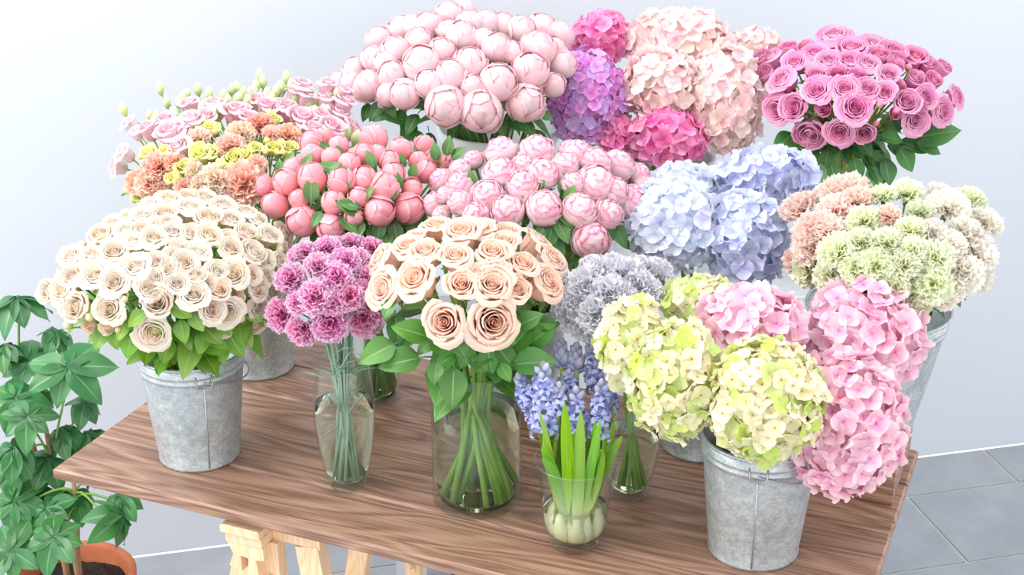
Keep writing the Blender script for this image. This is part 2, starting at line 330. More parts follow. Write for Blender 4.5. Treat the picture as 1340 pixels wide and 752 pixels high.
def trestle(x, label):
    t = root('trestle', label, 'trestle', (x, .26, 0), 'pine trestles under the table')
    H = ZT - .031; Y = Vector((0, 1, 0)); X = Vector((1, 0, 0))
    link('top_rail', MB().box((-.031, -.252, H - .014), (.031, .252, H), .002).mesh('top_rail', 'pine', False), t)
    link('under_rail', MB().box((-.027, -.246, H - .03), (.031, .246, H - .014), .001).mesh('under_rail', 'pine', False), t)
    for sy in (-1, 1):
        y = sy*.232
        # notched saddle block: stepped outline cut like a fir
        out = [(-.027, H - .03), (.031, H - .03), (.031, H - .05), (.018, H - .052), (.022, H - .088), (.004, H - .078), (.006, H - .052), (-.006, H - .05), (-.006, H - .076), (-.026, H - .07), (-.018, H - .05)]
        m = MB(); n = len(out)
        for yy in (y - .012, y + .012): m.v += [(a, yy, b) for a, b in out]
        m.f.append(tuple(range(n))); m.f.append(tuple(n + i for i in reversed(range(n))))
        for i in range(n): m.f.append((i, n + i, n + (i + 1) % n, (i + 1) % n))
        m.t = [0]*2*n; m.s = [0]*2*n
        link('saddle_block', m.mesh('saddle_block', 'pine', False), t)
        for sx in (-1, 1):
            link('leg', MB().bar(Vector(((-.008 if sx < 0 else .084), y - sy*.026, H - .03)), Vector(((-.16 if sx < 0 else .2), y + sy*.006, 0)), .036, .024, X).mesh('leg', 'pine', False), t)
        link('cross_block', MB().box((-.03, y - sy*.026 - .011, H - .03), (.105, y - sy*.026 + .011, H - .001)).mesh('cross_block', 'pine', False), t)
        up = link('upright', MB().bar(Vector((.03, y - sy*.016, H - .03)), Vector((.03, y - sy*.016, .16)), .026, .02, X).mesh('upright', 'pine', False), t)
        for k in range(7):
            pg = MB().lathe([(0, 0), (.004, 0), (.004, .004), (0, .004)], 8, False).mesh('peg', 'pine')
            link('peg', pg, up, frame(Vector((.03, y - sy*.016 - .013, H - .085 - .05*k)), (0, -1, 0)))
        link('cross_stretcher', MB().bar(Vector((-.165, y, .14)), Vector((.165, y, .14)), .03, .02, Y).mesh('cross_stretcher', 'pine', False), t)
    for sx in (-1, 1): link('long_stretcher', MB().bar(Vector((sx*.13, -.22, .28)), Vector((sx*.13, .22, .28)), .02, .035, X).mesh('long_stretcher', 'pine', False), t)
    return t
trestle(.303, 'pale pine trestle under the table end near the potted schefflera')
trestle(.88, 'pale pine trestle under the table end below the hydrangea bucket')
po = tag(link('table_prop', MB().lathe([(.024, 0), (.024, .012), (.012, .014), (.012, ZT - .045), (.022, ZT - .043), (.022, ZT - .0185)], 20).mesh('table_prop', 'navy')), 'dark navy metal prop leg under the table middle', 'table leg')
po.location = (.46, .38, 0)

# wooden blocks that lift two vessels, and the bench behind the table
def block(name, label, x0, y0, x1, y1, h):
    o = root(name, label, 'wooden block', ((x0 + x1)/2, (y0 + y1)/2, ZT)); n = 2; wy = (y1 - y0)/n
    for k in range(n): link('board', MB().box((x0 - (x0 + x1)/2, -(y1 - y0)/2 + wy*k + .0006, 0), (x1 - (x0 + x1)/2, -(y1 - y0)/2 + wy*(k + 1) - .0006, h), .002).mesh('board', 'wood', False), o)
    return o
block('wooden_block', 'brown wooden riser block under the carnation bucket', .93, .355, 1.125, .515, .062)
block('wooden_block', 'brown wooden riser block behind the cylinder vase of peach roses', .50, .345, .625, .46, .05)
BD = Vector((.93, .367, 0)).normalized(); BN = Vector((BD.y, -BD.x, 0)); BC = Vector((.575, 1.0, 0)); BZ = ZT + .02
be = root('bench', 'grey painted bench standing behind the table', 'bench', BC)
be.rotation_euler.z = math.atan2(BD.y, BD.x)
link('seat_board', MB().box((-.52, -.13, BZ - .03), (.49, .13, BZ), .003).mesh('seat_board', 'benchpaint', False), be)
for sx in (-.46, .42):
    for sy in (-.1, .1): link('leg', MB().box((sx - .02, sy - .02, 0), (sx + .02, sy + .02, BZ - .03)).mesh('leg', 'benchpaint', False), be)

# ------------------------------------------------------------------ vessels
V = {}
def bucket(key, label, x, y, z, h, r0, r1, spin=0.0):
    o = root('galvanized_bucket', label, 'bucket', (x, y, z), 'galvanized flower buckets')
    th = .0012; rr = lambda q: r0 + (r1 - r0)*q/h
    pr = [(0, .004), (r0 - .004, .004), (r0 - .002, 0), (r0 + .0012, .0005), (r0 + .0015, .004), (rr(.006), .0055)]
    for q in (h*.3, h*.6, h*.8): pr.append((rr(q), q))
    for q in (h - .026, h - .017):
        pr += [(rr(q - .003), q - .003), (rr(q) + .0018, q - .0012), (rr(q) + .0018, q + .0012), (rr(q + .003), q + .003)]
    pr += [(rr(h), h - .004), (rr(h) - th, h - .004), (rr(h*.5) - th, h*.5), (r0 - th, .006), (0, .006)]
    link('body', MB().lathe(pr, 56, False).mesh('bucket_body', 'galv'), o)
    ring = [Vector((math.cos(a)*r1, math.sin(a)*r1, h - .003)) for a in [2*PI*i/56 for i in range(57)]]
    link('rim', MB().tube(ring, .0026, 8, False).mesh('bucket_rim', 'galv'), o)
    S = Matrix.Rotation(spin, 4, 'Z')
    link('seam', MB().tube([Vector((rr(q) + .0003, 0, q)) for q in (.005, h*.5, h - .03)], .0013, 6).mesh('seam', 'galv'), o, S)
    for k in (0, 1):
        e = Matrix.Rotation(spin + PI*k, 4, 'Z'); zz = h - .022; rx = rr(zz)
        pts = [Vector((rx + .0005, -.011, zz + .008)), Vector((rx + .004, -.011, zz - .004)), Vector((rx + .004, -.009, zz - .009)), Vector((rx + .004, .009, zz - .009)), Vector((rx + .004, .011, zz - .004)), Vector((rx + .0005, .011, zz + .008))]
        link('ear', MB().tube(pts, .0013, 6).mesh('ear', 'wire'), o, e)
    hp = [Vector((rr(h - .022)*math.cos(a) + .004*math.cos(a), (r1 + .004)*math.sin(a), h - .024 - .02*math.sin(a))) for a in [PI*i/24 for i in range(25)]]
    link('handle', MB().tube(hp, .0013, 6).mesh('handle', 'wire'), o, S)
    V[key] = dict(p=Vector((x, y, z)), h=h, r0=r0, r1=r1, glass=False); return o
def white_bucket(key, label, x, y, z, h, r0, r1):
    o = root('plastic_bucket', label, 'bucket', (x, y, z))
    pr = [(0, .003), (r0 - .003, .003), (r0, 0), (r0 + .002, .003), (r1, h - .022), (r1 + .004, h - .021), (r1 + .005, h - .002), (r1 + .003, h), (r1 - .001, h), (r1 - .002, h - .01), (r0 - .002, .006), (0, .006)]
    link('body', MB().lathe(pr, 56, False).mesh('white_body', 'white'), o)
    V[key] = dict(p=Vector((x, y, z)), h=h, r0=r0, r1=r1, glass=False)
def vase(key, name, label, x, y, outer, th, base, water, n=48):
    """outer profile (r, z) bottom to top; base = thickness of the glass foot"""
    o = root(name, label, 'vase', (x, y, ZT))
    inner = [(max(r - th, .002), z) for r, z in outer if z > base + .002]
    def ri(z):
        q = outer
        for (a, za), (b, zb) in zip(q, q[1:]):
            if za <= z <= zb and zb > za: return a + (b - a)*(z - za)/(zb - za) - th
        return q[-1][0] - th
    h = outer[-1][1]
    link('glass', MB().lathe([(0, 0)] + outer, n, False).mesh('glass_body', 'glass'), o)
    ro = outer[-1][0] - th*.5
    link('rim', MB().tube([Vector((math.cos(a)*ro, math.sin(a)*ro, h)) for a in [2*PI*i/n for i in range(n + 1)]], th*.6, 6, False).mesh('glass_rim', 'glass'), o)
    wp = [(0, base + .0006), (ri(base + .002)*.88, base + .0008)] + [(r - .0004, z) for r, z in inner if z < water] + [(ri(water) - .0004, water), (0, water)]
    link('water', MB().lathe(wp, n, False).mesh('water_body', 'water'), o)
    V[key] = dict(p=Vector((x, y, ZT)), h=h, r0=ri(base + .004)*.8, r1=outer[-1][0] - th, glass=True, base=base, ri=ri); return o

bucket('cream', 'galvanized bucket full of cream spray roses on the table corner', .17, .12, ZT, .172, .0575, .075, -.75)
bucket('liz', 'galvanized bucket of lisianthus behind the cream spray rose bucket', .098, .40, ZT, .172, .056, .072, 1.2)
bucket('hfront', 'galvanized bucket of green and pink hydrangeas with front seam', .974, .186, ZT, .172, .0575, .075, math.radians(-78))
bucket('hblue', 'galvanized bucket of blue hydrangeas behind the hyacinths', .836, .425, ZT, .172, .0575, .074, 2.4)
bucket('rcarn', 'galvanized bucket of peach, green and white carnations on a wooden block', 1.07, .43, ZT + .0625, .20, .0575, .096, .9)
bucket('ppeony', 'galvanized bucket of pink peonies on a block behind the roses', .563, .402, ZT + .0505, .15, .05, .066, .5)
white_bucket('lpeony', 'white plastic bucket full of blush peonies on the bench', .31, .905, BZ, .27, .085, .105)
white_bucket('htop', 'white plastic bucket of pink and purple hydrangeas on the bench', .585, 1.005, BZ, .22, .075, .095)
def cyl(r, h, n=6): return [(r - .004, 0), (r - .001, .0015), (r, .005)] + [(r, h*k/n) for k in range(1, n)] + [(r, h)]
vase('peach', 'glass_vase', 'wide clear cylinder vase holding the peach roses', .592, .162, cyl(.061, .205), .0022, .006, .136, 56)
bud = [(.022, 0), (.0255, .0015), (.0275, .006), (.032, .025), (.0375, .055), (.0415, .09), (.0425, .115), (.0415, .14), (.0385, .165), (.0355, .188)]
vase('carn', 'glass_vase', 'bellied clear glass vase holding the magenta carnations', .41, .126, bud, .002, .012, .128)
vase('lilac', 'glass_vase', 'bellied clear glass vase holding the lilac grey carnations', .782, .252, bud, .002, .012, .095)
vase('coral', 'glass_vase', 'glass vase of green stems holding the coral peony buds', .328, .372, cyl(.037, .205), .002, .012, .15)
vase('hotrose', 'glass_vase', 'clear glass vase holding the pink spray roses', .9, 1.075, cyl(.046, .24), .002, .012, .15)
tw = [(.028, 0), (.033, .002), (.0335, .006), (.031, .010), (.033, .016), (.040, .024), (.0425, .036), (.044, .06), (.046, .085), (.0495, .108), (.0545, .124)]
vase('hya', 'glass_tumbler', 'flared glass tumbler holding the blue hyacinths', .755, .109, tw, .0018, .010, .055)
for k in ('hotrose',):
    V[k]['p'].z = BZ
    for o in bpy.data.objects:
        if o.get('label') == 'clear glass vase holding the pink spray roses': o.location.z = BZ

# ------------------------------------------------------------------ bloom prototypes: lists of (part name, mesh, matrix), radius about 1, facing +Z
def spline(pts, v):
    n = len(pts) - 1; x = v*n; i = min(int(x), n - 1); f = x - i
    g = lambda k: pts[max(0, min(n, k))]
    a, b, c, d = g(i - 1), g(i), g(i + 1), g(i + 2)
    return tuple(.5*((2*b[k]) + (-a[k] + c[k])*f + (2*a[k] - 5*b[k] + 4*c[k] - d[k])*f*f + (-a[k] + 3*b[k] - 3*c[k] + d[k])*f**3) for k in (0, 1))
def wrap_petal(prof, ha, mb, phi=0, wav=.02, edge=.2, nu=6, nv=6, seed=0, tip=0.0, narrow=.35):
    """petal wrapped round the axis: prof = (radius, height) from base to lip, ha = half angle"""
    rs = random.Random(seed); ph = rs.uniform(0, 6)
    def fn(u, v):
        vv = v*(1 - edge*u*u*abs(u)) + tip*max(0, v - .6)*(1 - abs(u))
        r, z = spline(prof, min(1, vv)); 
        hw = ha*(narrow + (1 - narrow)*math.sin(min(1, v*1.35)*PI/2))
        a = phi + u*hw
        r += wav*math.sin(4*u + ph)*v*v + .5*wav*math.sin(9*u + 2*ph)*v**3
        z += wav*.6*math.sin(5*u + ph*1.7)*v**3
        return (r*math.cos(a), r*math.sin(a), z)
    mb.grid(fn, nu, nv); return mb
I4 = Matrix.Identity(4)
def rose_bloom(tag_, mat, n, seed, nu=6, nv=6, join=0, openness=1.0, hgt=1.0):
    parts = []; big = MB(); rs = random.Random(seed)
    for i in range(n):
        t = i/(n - 1); phi = i*2.39996 + rs.uniform(-.12, .12)
        rb = .05 + .74*t**1.15; H = (.50 - .20*t + rs.uniform(-.03, .03))*hgt
        fl = .34*t*t*openness
        prof = [(.10, -.95*hgt), (rb*.66 + .06, -.72*hgt), (rb*.95, -.28), (rb*1.02, H - .14), (rb*1.0 + .04*t + fl*.35, H), (rb*1.02 + fl, H - .16*t - .02)]
        one = join and i < n - join; mb = big if one else MB()     # the tight heart stays one piece, the outer petals are single
        wrap_petal(prof, (1.55 - .50*t), mb, phi, .012 + .03*t, .14 + .22*t, nu, nv, seed*100 + i)
        if not one: parts.append(('petal', mb.mesh(tag_ + '_petal', mat), I4))
    if join: parts.append(('bloom_heart', big.mesh(tag_ + '_heart', mat), I4))
    return parts
def sepals(mat, n, r, z0, up, ln, seed=0, w=.22):
    mb = MB()
    for k in range(n):
        a = 2*PI*k/n + seed
        def fn(u, v, a=a):
            ww = w*math.sin(min(1, v*.9 + .12)*PI)**.7 * (1 - .5*v)
            rr = r*(.2 + .8*math.sin(v*PI*.55)); z = z0 + up*v*ln
            c, s_ = math.cos(a), math.sin(a)
            return (c*rr - s_*u*ww, s_*rr + c*u*ww, z + .03*u*u)
        mb.grid(fn, 2, 4)
    return mb.mesh('calyx', mat)
def globe_prof(th0, th1, r, zs=1.0, n=6, flare=0.0):
    out = []
    for k in range(n + 1):
        q = k/n; th = (th0 + (th1 - th0)*q)*PI
        out.append((r*math.sin(th) + flare*max(0, q - .65)*2, -r*zs*math.cos(th)))
    return out
def peony_bloom(tag_, mat, seed, kind):
    rs = random.Random(seed); parts = []
    def P_(prof, ha, phi, m=mat, **k): parts.append(('petal', wrap_petal(prof, ha, MB(), phi, seed=rs.randint(0, 9999), **k).mesh(tag_ + '_petal', m), I4))
    if kind == 'bud':                       # closed coral bud
        for k in range(3): P_(globe_prof(.06, 1.0, .87, 1.08), 1.35, k*2.1 + rs.uniform(0, .4), wav=.004, edge=.0)
        for k in range(4): P_(globe_prof(.05, rs.uniform(.72, .93), .93 + .022*k, 1.08, flare=.03), .92, k*1.57 + rs.uniform(-.3, .3), wav=.02, edge=.25)
        P_(globe_prof(.05, rs.uniform(.6, .8), 1.02, 1.04, flare=rs.choice((.04, .08, .2))), .8, rs.uniform(0, 6), wav=.02, edge=.3)
    else:
        for k in range(3): P_(globe_prof(.06, 1.0, .84, .98), 1.35, k*2.1, wav=.008, edge=.0, m=mat)
        nr = 5 if kind == 'blush' else 11
        for k in range(nr):                 # crinkled inner petals showing at the top
            t = k/nr; P_(globe_prof(.3, .93 - .34*t, .86 + .05*t, 1.0, flare=.03), .65 + .15*t, k*2.4 + rs.uniform(-.3, .3), m=mat if kind == 'blush' else 'ppeony_in', wav=.03 if kind == 'blush' else .06, edge=.12, nu=8, nv=5)
        for k in range(5): P_(globe_prof(.05, rs.uniform(.66, .84) if kind == 'blush' else rs.uniform(.52, .72), .95, .95, flare=.03), .9, k*1.2566 + rs.uniform(-.25, .25), wav=.03, edge=.22, nu=7)
        for k in range(3): P_(globe_prof(.05, rs.uniform(.48, .66), 1.0, .92, flare=rs.uniform(.02, .2)), .72, k*2.1 + rs.uniform(-.5, .5), wav=.035, edge=.3, nu=7)
    parts.append(('calyx', sepals('sepal', 4, .95, -1.02 if kind != 'bud' else -1.04, .9, .75, seed), I4))
    return parts
def carnation_bloom(tag_, mat, seed, n=40):
    rs = random.Random(seed); mb = MB()
    for i in range(n):
        t = (i + .5)/n; al = 1.62*t**.62; phi = i*2.39996
        d = Vector((math.sin(al)*math.cos(phi), math.sin(al)*math.sin(phi), math.cos(al)*.8 + .05))
        side = Vector((-math.sin(phi), math.cos(phi), 0)); tw_ = rs.uniform(-.7, .7)
        nrm = d.cross(side).normalized(); side = (Quaternion(d.normalized(), tw_) @ side); nrm = Quaternion(d.normalized(), tw_) @ nrm
        ph = rs.uniform(0, 6); ln = rs.uniform(.9, 1.06); org = Vector((0, 0, -.35)); L = (Vector((d.x, d.y, d.z*.72 + .30)))
        zig = [rs.uniform(-.07, .07) for _ in range(12)]
        def fn(u, v):
            w_ = .07 + .46*v**1.3
            k = int(round((u + 1)*4.5))
            e = (1 - .10*u*u + (zig[k] + (.045 if k % 2 else -.045))*v**4)
            p = org + L*(v*ln*e) + side*(u*w_) + nrm*(.11*math.sin(7*u + ph)*v**2 + .05*math.sin(13*u + ph)*v**3) - Vector((0, 0, .12*(al/1.5)*v**3))
            return p
        mb.grid(fn, 9, 4)
    cal = MB().tube([Vector((0, 0, -1.05)), Vector((0, 0, -.95)), Vector((0, 0, -.4)), Vector((0, 0, -.15))], [.06, .13, .17, .24], 8)
    return [('bloom', mb.mesh(tag_ + '_bloom', mat), I4), ('calyx', cal.mesh('calyx', 'st_blue' if mat in ('carn', 'carnlil') else 'sepal'), I4)]
def floret_mesh(mat, seed, cup=.25, wav=.12):
    rs = random.Random(seed); mb = MB()
    for k in range(4):
        a = k*PI/2 + rs.uniform(-.15, .15); ph = rs.uniform(0, 6); cp = cup*rs.uniform(.3, 1.6); ln = rs.uniform(.88, 1.08); zz = .015*k
        def fn(u, v):
            w_ = .14 + .50*math.sin(min(1, v*1.18)*PI*.5)**1.2 - .16*max(0, v - .7)/.3
            e = 1 - .30*u*u*v - .05*math.sin(6*u + ph)**2*v
            x = v*ln*e; y = u*w_
            z = cp*(v*v - .25*v) + wav*math.sin(2.6*u + ph)*v*v + .05*math.sin(7*u + ph)*v**3 + zz - .10*u*u*(1-v)
            return (x*math.cos(a) - y*math.sin(a), x*math.sin(a) + y*math.cos(a), z)
        mb.grid(fn, 5, 4)
    mb.lathe([(.07, 0), (.06, .06), (0, .08)], 6, False)
    for i in range(len(mb.t) - 18, len(mb.t)): mb.t[i] = 0
    return mb.mesh('floret', mat)
def bud_mesh(mat, ln=2.2, n=8): # spindle
    pr = [(.12, -ln*.5), (.5, -ln*.42), (.85, -ln*.2), (1, 0), (.85, ln*.2), (.5, ln*.38), (.12, ln*.5)]
    return MB().lathe(pr, n).mesh('bud', mat)
def leaf_mesh(mat, w=.36, bend=.35, fold=.18, wav=.02, seed=0, petiole=.25, nu=6, nv=9, shape=1.0):
    """leaf of length 1 along +X, upper side +Z, with a short stalk behind the origin"""
    rs = random.Random(seed); ph = rs.uniform(0, 6); mb = MB()
    def fn(u, v):
        ww = w*math.sin(PI*min(1, .03 + .97*v)**(.75*shape))**.85
        y = u*ww; x = v
        z = fold*abs(u)*ww*1.6 - bend*v*v + wav*math.sin(9*v + ph + 2*u)*abs(u)
        return (x, y, z)
    mb.grid(fn, nu, nv)
    if petiole: mb.tube([Vector((-petiole, 0, -.05)), Vector((-petiole*.4, 0, .01)), Vector((.06, 0, 0))], [.022, .02, .012], 5, t=.3)
    return mb.mesh('leaf', mat)
PRO = {}
for k, (mat, n, sd) in {'peach': ('peach', 21, 3), 'peach2': ('peach', 19, 11)}.items(): PRO[k] = rose_bloom(k, mat, n, sd, 7, 7) + [('calyx', sepals('sepal', 5, .75, -.98, .2, 1.2, .3, .14), I4)]
for k, mat in {'cream': 'cream', 'hotrose': 'hotrose'}.items():
    for j, (n, op) in enumerate(((26, 1.0), (22, .7), (16, .25))): PRO[k + str(j)] = rose_bloom(k, mat, n, 20 + j, 5, 5, 8, op, 1 if j < 2 else 1.15) + [('calyx', sepals('sepal', 5, .72, -.98, .3, 1.0, .4, .14), I4)]
for k, mat in {'liz': 'liz', 'lizpale': 'lizpale', 'lizyel': 'lizyel'}.items():
    for j in range(2): PRO[k + str(j)] = rose_bloom(k, mat, 11, 40 + j, 5, 5, 6, 1.2, 1.25)
for j in range(4): PRO['coral' + str(j)] = peony_bloom('coral', 'coral', 60 + j, 'bud')
for j in range(3): PRO['lpeony' + str(j)] = peony_bloom('blush', 'lpeony', 70 + j, 'blush')
for j in range(3): PRO['ppeony' + str(j)] = peony_bloom('pink', 'ppeony', 80 + j, 'full')
for k in ('carn', 'carnlil', 'carnpeach', 'carngreen', 'carnwhite', 'salmon', 'apricot'):
    for j in range(2): PRO[k + str(j)] = carnation_bloom(k, k, 90 + j)
FL = {}
for k in ('hpurple', 'hhot', 'hpale', 'hblue', 'hlav', 'hgreen', 'hpink'):
    FL[k] = [floret_mesh(k, 120 + j, .28 if k != 'hpurple' else .15, .14) for j in range(4)]
LEAF = {k: [leaf_mesh(m, w_, b_, f_, .03, sd, pt, shape=sh) for sd, b_ in ((1, .15), (2, .4), (3, .65))] for k, m, w_, f_, pt, sh in (
    ('rose', 'lf_rose', .36, .18, .3, 1.0), ('cream', 'lf_cream', .38, .15, .3, 1.0), ('peony', 'lf_peony', .2, .2, .25, 1.0), ('dark', 'lf_dark', .3, .2, .3, 1.0), ('schef', 'lf_schef', .29, .14, 0, 1.25))}
BUD = {'pink': bud_mesh('budpink'), 'cream': bud_mesh('budcream'), 'liz': bud_mesh('lizbud', 3.2), 'yel': bud_mesh('lizyel', 2.4)}

# ------------------------------------------------------------------ bunches
class Bunch:
    def __init__(s, key, ell, stem, dd=0.0, leaf=None, sr=.0022, jit=1.0):
        s.v = V[key]; s.key = key; cx, cy, a, b = ell; s.stem = stem; s.leaf = leaf; s.sr = sr; s.fl = []
        d = depth(s.v['p'] + UZ*(s.v['h'] + .08)) + dd
        s.d = d; s.c = at_depth(cx, cy, d); rh = a*d/F; dirn = (s.c - CAM).normalized(); sn = -dirn.z; cs = math.sqrt(1 - sn*sn)
        hh = b*d/F; rz = math.sqrt(max(hh*hh - (rh*sn)**2, (.4*rh)**2))/cs
        s.r = Vector((rh, rh, rz))
    def hit(s, u, v):
        d = ray(u, v); o = CAM - s.c
        D = Vector((d[k]/s.r[k] for k in range(3))); O = Vector((o[k]/s.r[k] for k in range(3)))
        a = D.dot(D); b = O.dot(D); c = O.dot(O) - 1; q = b*b - a*c
        t = (-b - math.sqrt(q))/a if q > 0 else -b/a
        p = CAM + d*t; n = Vector(((p[k] - s.c[k])/s.r[k]**2 for k in range(3))).normalized()
        return p, n
    def stem_path(s, head, n):
        v = s.v; rs = R(.1, .8); out = Vector((head.x - v['p'].x, head.y - v['p'].y, 0)); od = out.normalized() if out.length > .001 else Vector((1, 0, 0))
        a = R(-.5, .5); od2 = Matrix.Rotation(a, 3, 'Z') @ od
        rim = v['p'] + UZ*(v['h'] - .004) + od2*(v['r1']*min(.82, .25 + out.length*3.0)*R(.8, 1))
        if v['glass']:
            b2 = Matrix.Rotation(PI + R(-1.1, 1.1), 3, 'Z') @ od; bot = v['p'] + b2*(v['r0']*R(.35, .92)) + UZ*(v['base'] + .006)
        else: bot = v['p'] - od*(v['r0']*.3) + UZ*.03
        dn = (bot - rim).normalized()
        L = (head - rim).length
        up = bez(head, head - n*(L*.35), rim - dn*(L*.35), rim, 7)
        if head.z < rim.z + .05: up = bez(head, head + UZ*(.02) - od*.02, rim + UZ*.06, rim, 9)
        if s.key == 'carn' or s.key == 'lilac': bot = v['p'] + (bot - v['p'])*.8 + UZ*.003
        mid = [rim.lerp(bot, k/4) for k in range(1, 5)]
        return up + mid
    def flower(s, name, label, cat, group, u, v, rpx, proto, stem_mat=None, face=.3, scale=1.0, off=.75, hitz=None):
        p, n = s.hit(u, v)
        d = depth(p); r = rpx*d/F*scale
        toc = (CAM - p).normalized()
        z = (n*.75 + UZ*.25 + toc*face + Vector((R(-.15, .15), R(-.15, .15), R(-.1, .1)))).normalized()
        o = root(name, label, cat, p, group)
        mx = frame(Vector((0, 0, 0)), z, R(0, 6.28), r)
        for nm, me, m in proto: link(nm, me, o, mx @ m)
        s.add_stem(o, p, p - z*(r*off), z, stem_mat); o['hr'] = r
        s.fl.append((o, p, z, r)); return o
    def add_stem(s, o, base, start, z, stem_mat=None):
        pts = s.stem_path(start, z); s.last = pts
        link('stem', MB().tube([q - base for q in pts], [s.sr*(.8 + .35*i/len(pts)) for i in range(len(pts))], 6).mesh('stem', stem_mat or s.stem), o)
        if s.leaf:
            kind, lo, hi, ln, cnt = s.leaf
            for _ in range(cnt):
                i = random.randint(lo, hi); q = pts[i]; out = Vector((q.x - s.c.x, q.y - s.c.y, 0)); out = out.normalized() if out.length > .005 else RT
                dr = (Matrix.Rotation(R(-1.2, 1.2), 3, 'Z') @ out + UZ*R(-.25, .55)).normalized()
                s.put_leaf(o, base, q, dr, UZ + out*.3, ln*R(.7, 1.15), kind)
    def put_leaf(s, o, base, q, dr, nrm, ln, kind, wid=1.0, var=None):
        x = dr.normalized(); z = (nrm - x*nrm.dot(x)); z = z.normalized() if z.length > .01 else x.orthogonal().normalized(); y = z.cross(x)
        m = Matrix(((x.x, y.x, z.x, 0), (x.y, y.y, z.y, 0), (x.z, y.z, z.z, 0), (0, 0, 0, 1)))
        return link('leaf', random.choice(LEAF[kind]) if var is None else LEAF[kind][var], o, Matrix.Translation(q - base + x*(ln*.2)) @ m @ Matrix.Diagonal((ln, ln*wid, ln, 1)))
    def near(s, p): return min(s.fl, key=lambda f: (f[1] - p).length)
    def pix_leaf(s, u, v, lpx, ang, kind, dd=0.0, wid=1.0):
        """leaf whose middle is seen at (u, v), pointing along ang (degrees, counter-clockwise from right)"""
        p, n = s.hit(u, v); d = min(depth(p), s.d) + dd; p = at_depth(u, v, d); ln = lpx*d/F; a = math.radians(ang)
        dr = (RT*math.cos(a) + UP*math.sin(a) - FW*R(.0, .35)).normalized(); o, hp, z, r = s.near(p)
        nr = (-FW*.75 + UZ*.55 + RT*R(-.3, .3)).normalized()
        s.put_leaf(o, o.location, p - dr*(ln*.62), dr, nr, ln*1.05, kind, wid, 0)
    def pix_bud(s, u, v, rpx, mesh, stem_mat, lean=(0, 0, 1), sub=.9):
        p, n = s.hit(u, v); d = depth(p); r = rpx*d/F; o, hp, z, hr = s.near(p)
        ax = (n*.5 + Vector(lean) + Vector((R(-.2, .2), R(-.2, .2), 0))).normalized()
        b = link('bud', mesh, o, frame(p - o.location, ax, 0, r))
        e = p - ax*r*sub; tgt = s.c + (p - s.c)*.35 - UZ*.02
        link('bud_stalk', MB().tube([q - o.location for q in bez(e, e - ax*.02, tgt + UZ*.03, tgt, 5)], .0012, 5).mesh('bud_stalk', stem_mat), o)
def conv(lst, s, ox, oy): return [(ox + a/s, oy + b/s, (c if len(q) else 0)/s) for a, b, c, *q in [(x[0], x[1], x[2], 1) for x in lst]]

# --- cream spray roses
B = Bunch('cream', (218, 352, 158, 100), 'st_green', 0, ('cream', 2, 6, .045, 1))
L = conv([(600,605,68),(755,460,60),(610,490,62),(908,385,58),(530,355,58),(985,300,55),(815,235,52),(715,340,50),(815,165,52),(450,415,58),(370,390,58),(295,510,60),(250,445,60),(430,520,60),(185,450,45),(280,315,48),(445,300,55),(390,230,50),(825,520,52),(885,530,60),(850,440,50),(1000,440,45),(1005,515,42),(925,470,32),(690,420,45),(580,440,50),(600,400,42),(600,245,50),(670,220,45),(740,225,42),(770,300,48),(900,285,45),(890,250,42),(980,385,38),(845,370,42),(760,385,42),(605,335,44),(520,260,44),(640,150,50),(560,160,46),(740,130,55),(800,90,46),(870,120,50),(655,95,48),(960,220,42),(1050,235,46),(1035,330,40),(1070,440,42),(900,170,42),(960,145,42),(1000,170,40),(360,310,44),(280,390,48),(870,605,32),(1000,585,34),(415,590,34),(345,585,32),(660,190,42),(1100,220,38),(700,285,42),(490,215,44),(440,185,38),(550,210,42),(610,195,40),(1120,270,34),(730,85,42),(590,115,40),(500,165,40),(660,360,42),(680,310,40),(800,420,40),(1090,330,36),(1040,390,36)], 2.978, 0, 230)
for i, (u, v, r) in enumerate(L):
    B.flower('spray_rose', 'cream spray rose in the bucket at the table corner', 'rose', 'cream spray roses', u, v, r*1.2, PRO['cream%d' % (2 if r < 11.5 else (i % 3 == 2))], face=.35)
for u, v, r in conv([(232,370,15),(265,580,22),(350,550,22),(485,480,18),(940,190,20),(1000,240,22),(940,555,20),(695,265,18),(320,270,20),(400,240,18),(1060,320,22),(1090,290,20),(850,270,18),(460,600,16)], 2.978, 0, 230): B.pix_bud(u, v, r*.9, BUD['cream'], 'st_green')
for u, v, l, a in [(170,446,36,-100),(304,444,42,-60),(218,456,32,-100),(238,431,30,-80),(161,431,26,-120),(131,443,26,-120),(257,418,28,-60),(275,435,34,-40),(235,405,30,-30),(279,452,36,-10),(247,447,18,-80),(190,438,28,-60),(205,425,28,-120),(150,440,28,-80),(320,438,30,-60),(290,425,28,-40),(180,415,28,-140),(215,440,28,-70),(265,447,28,-110),(130,400,26,-150),(150,410,26,-100),(330,410,26,-40)]: B.pix_leaf(u, v, l, a, 'cream')

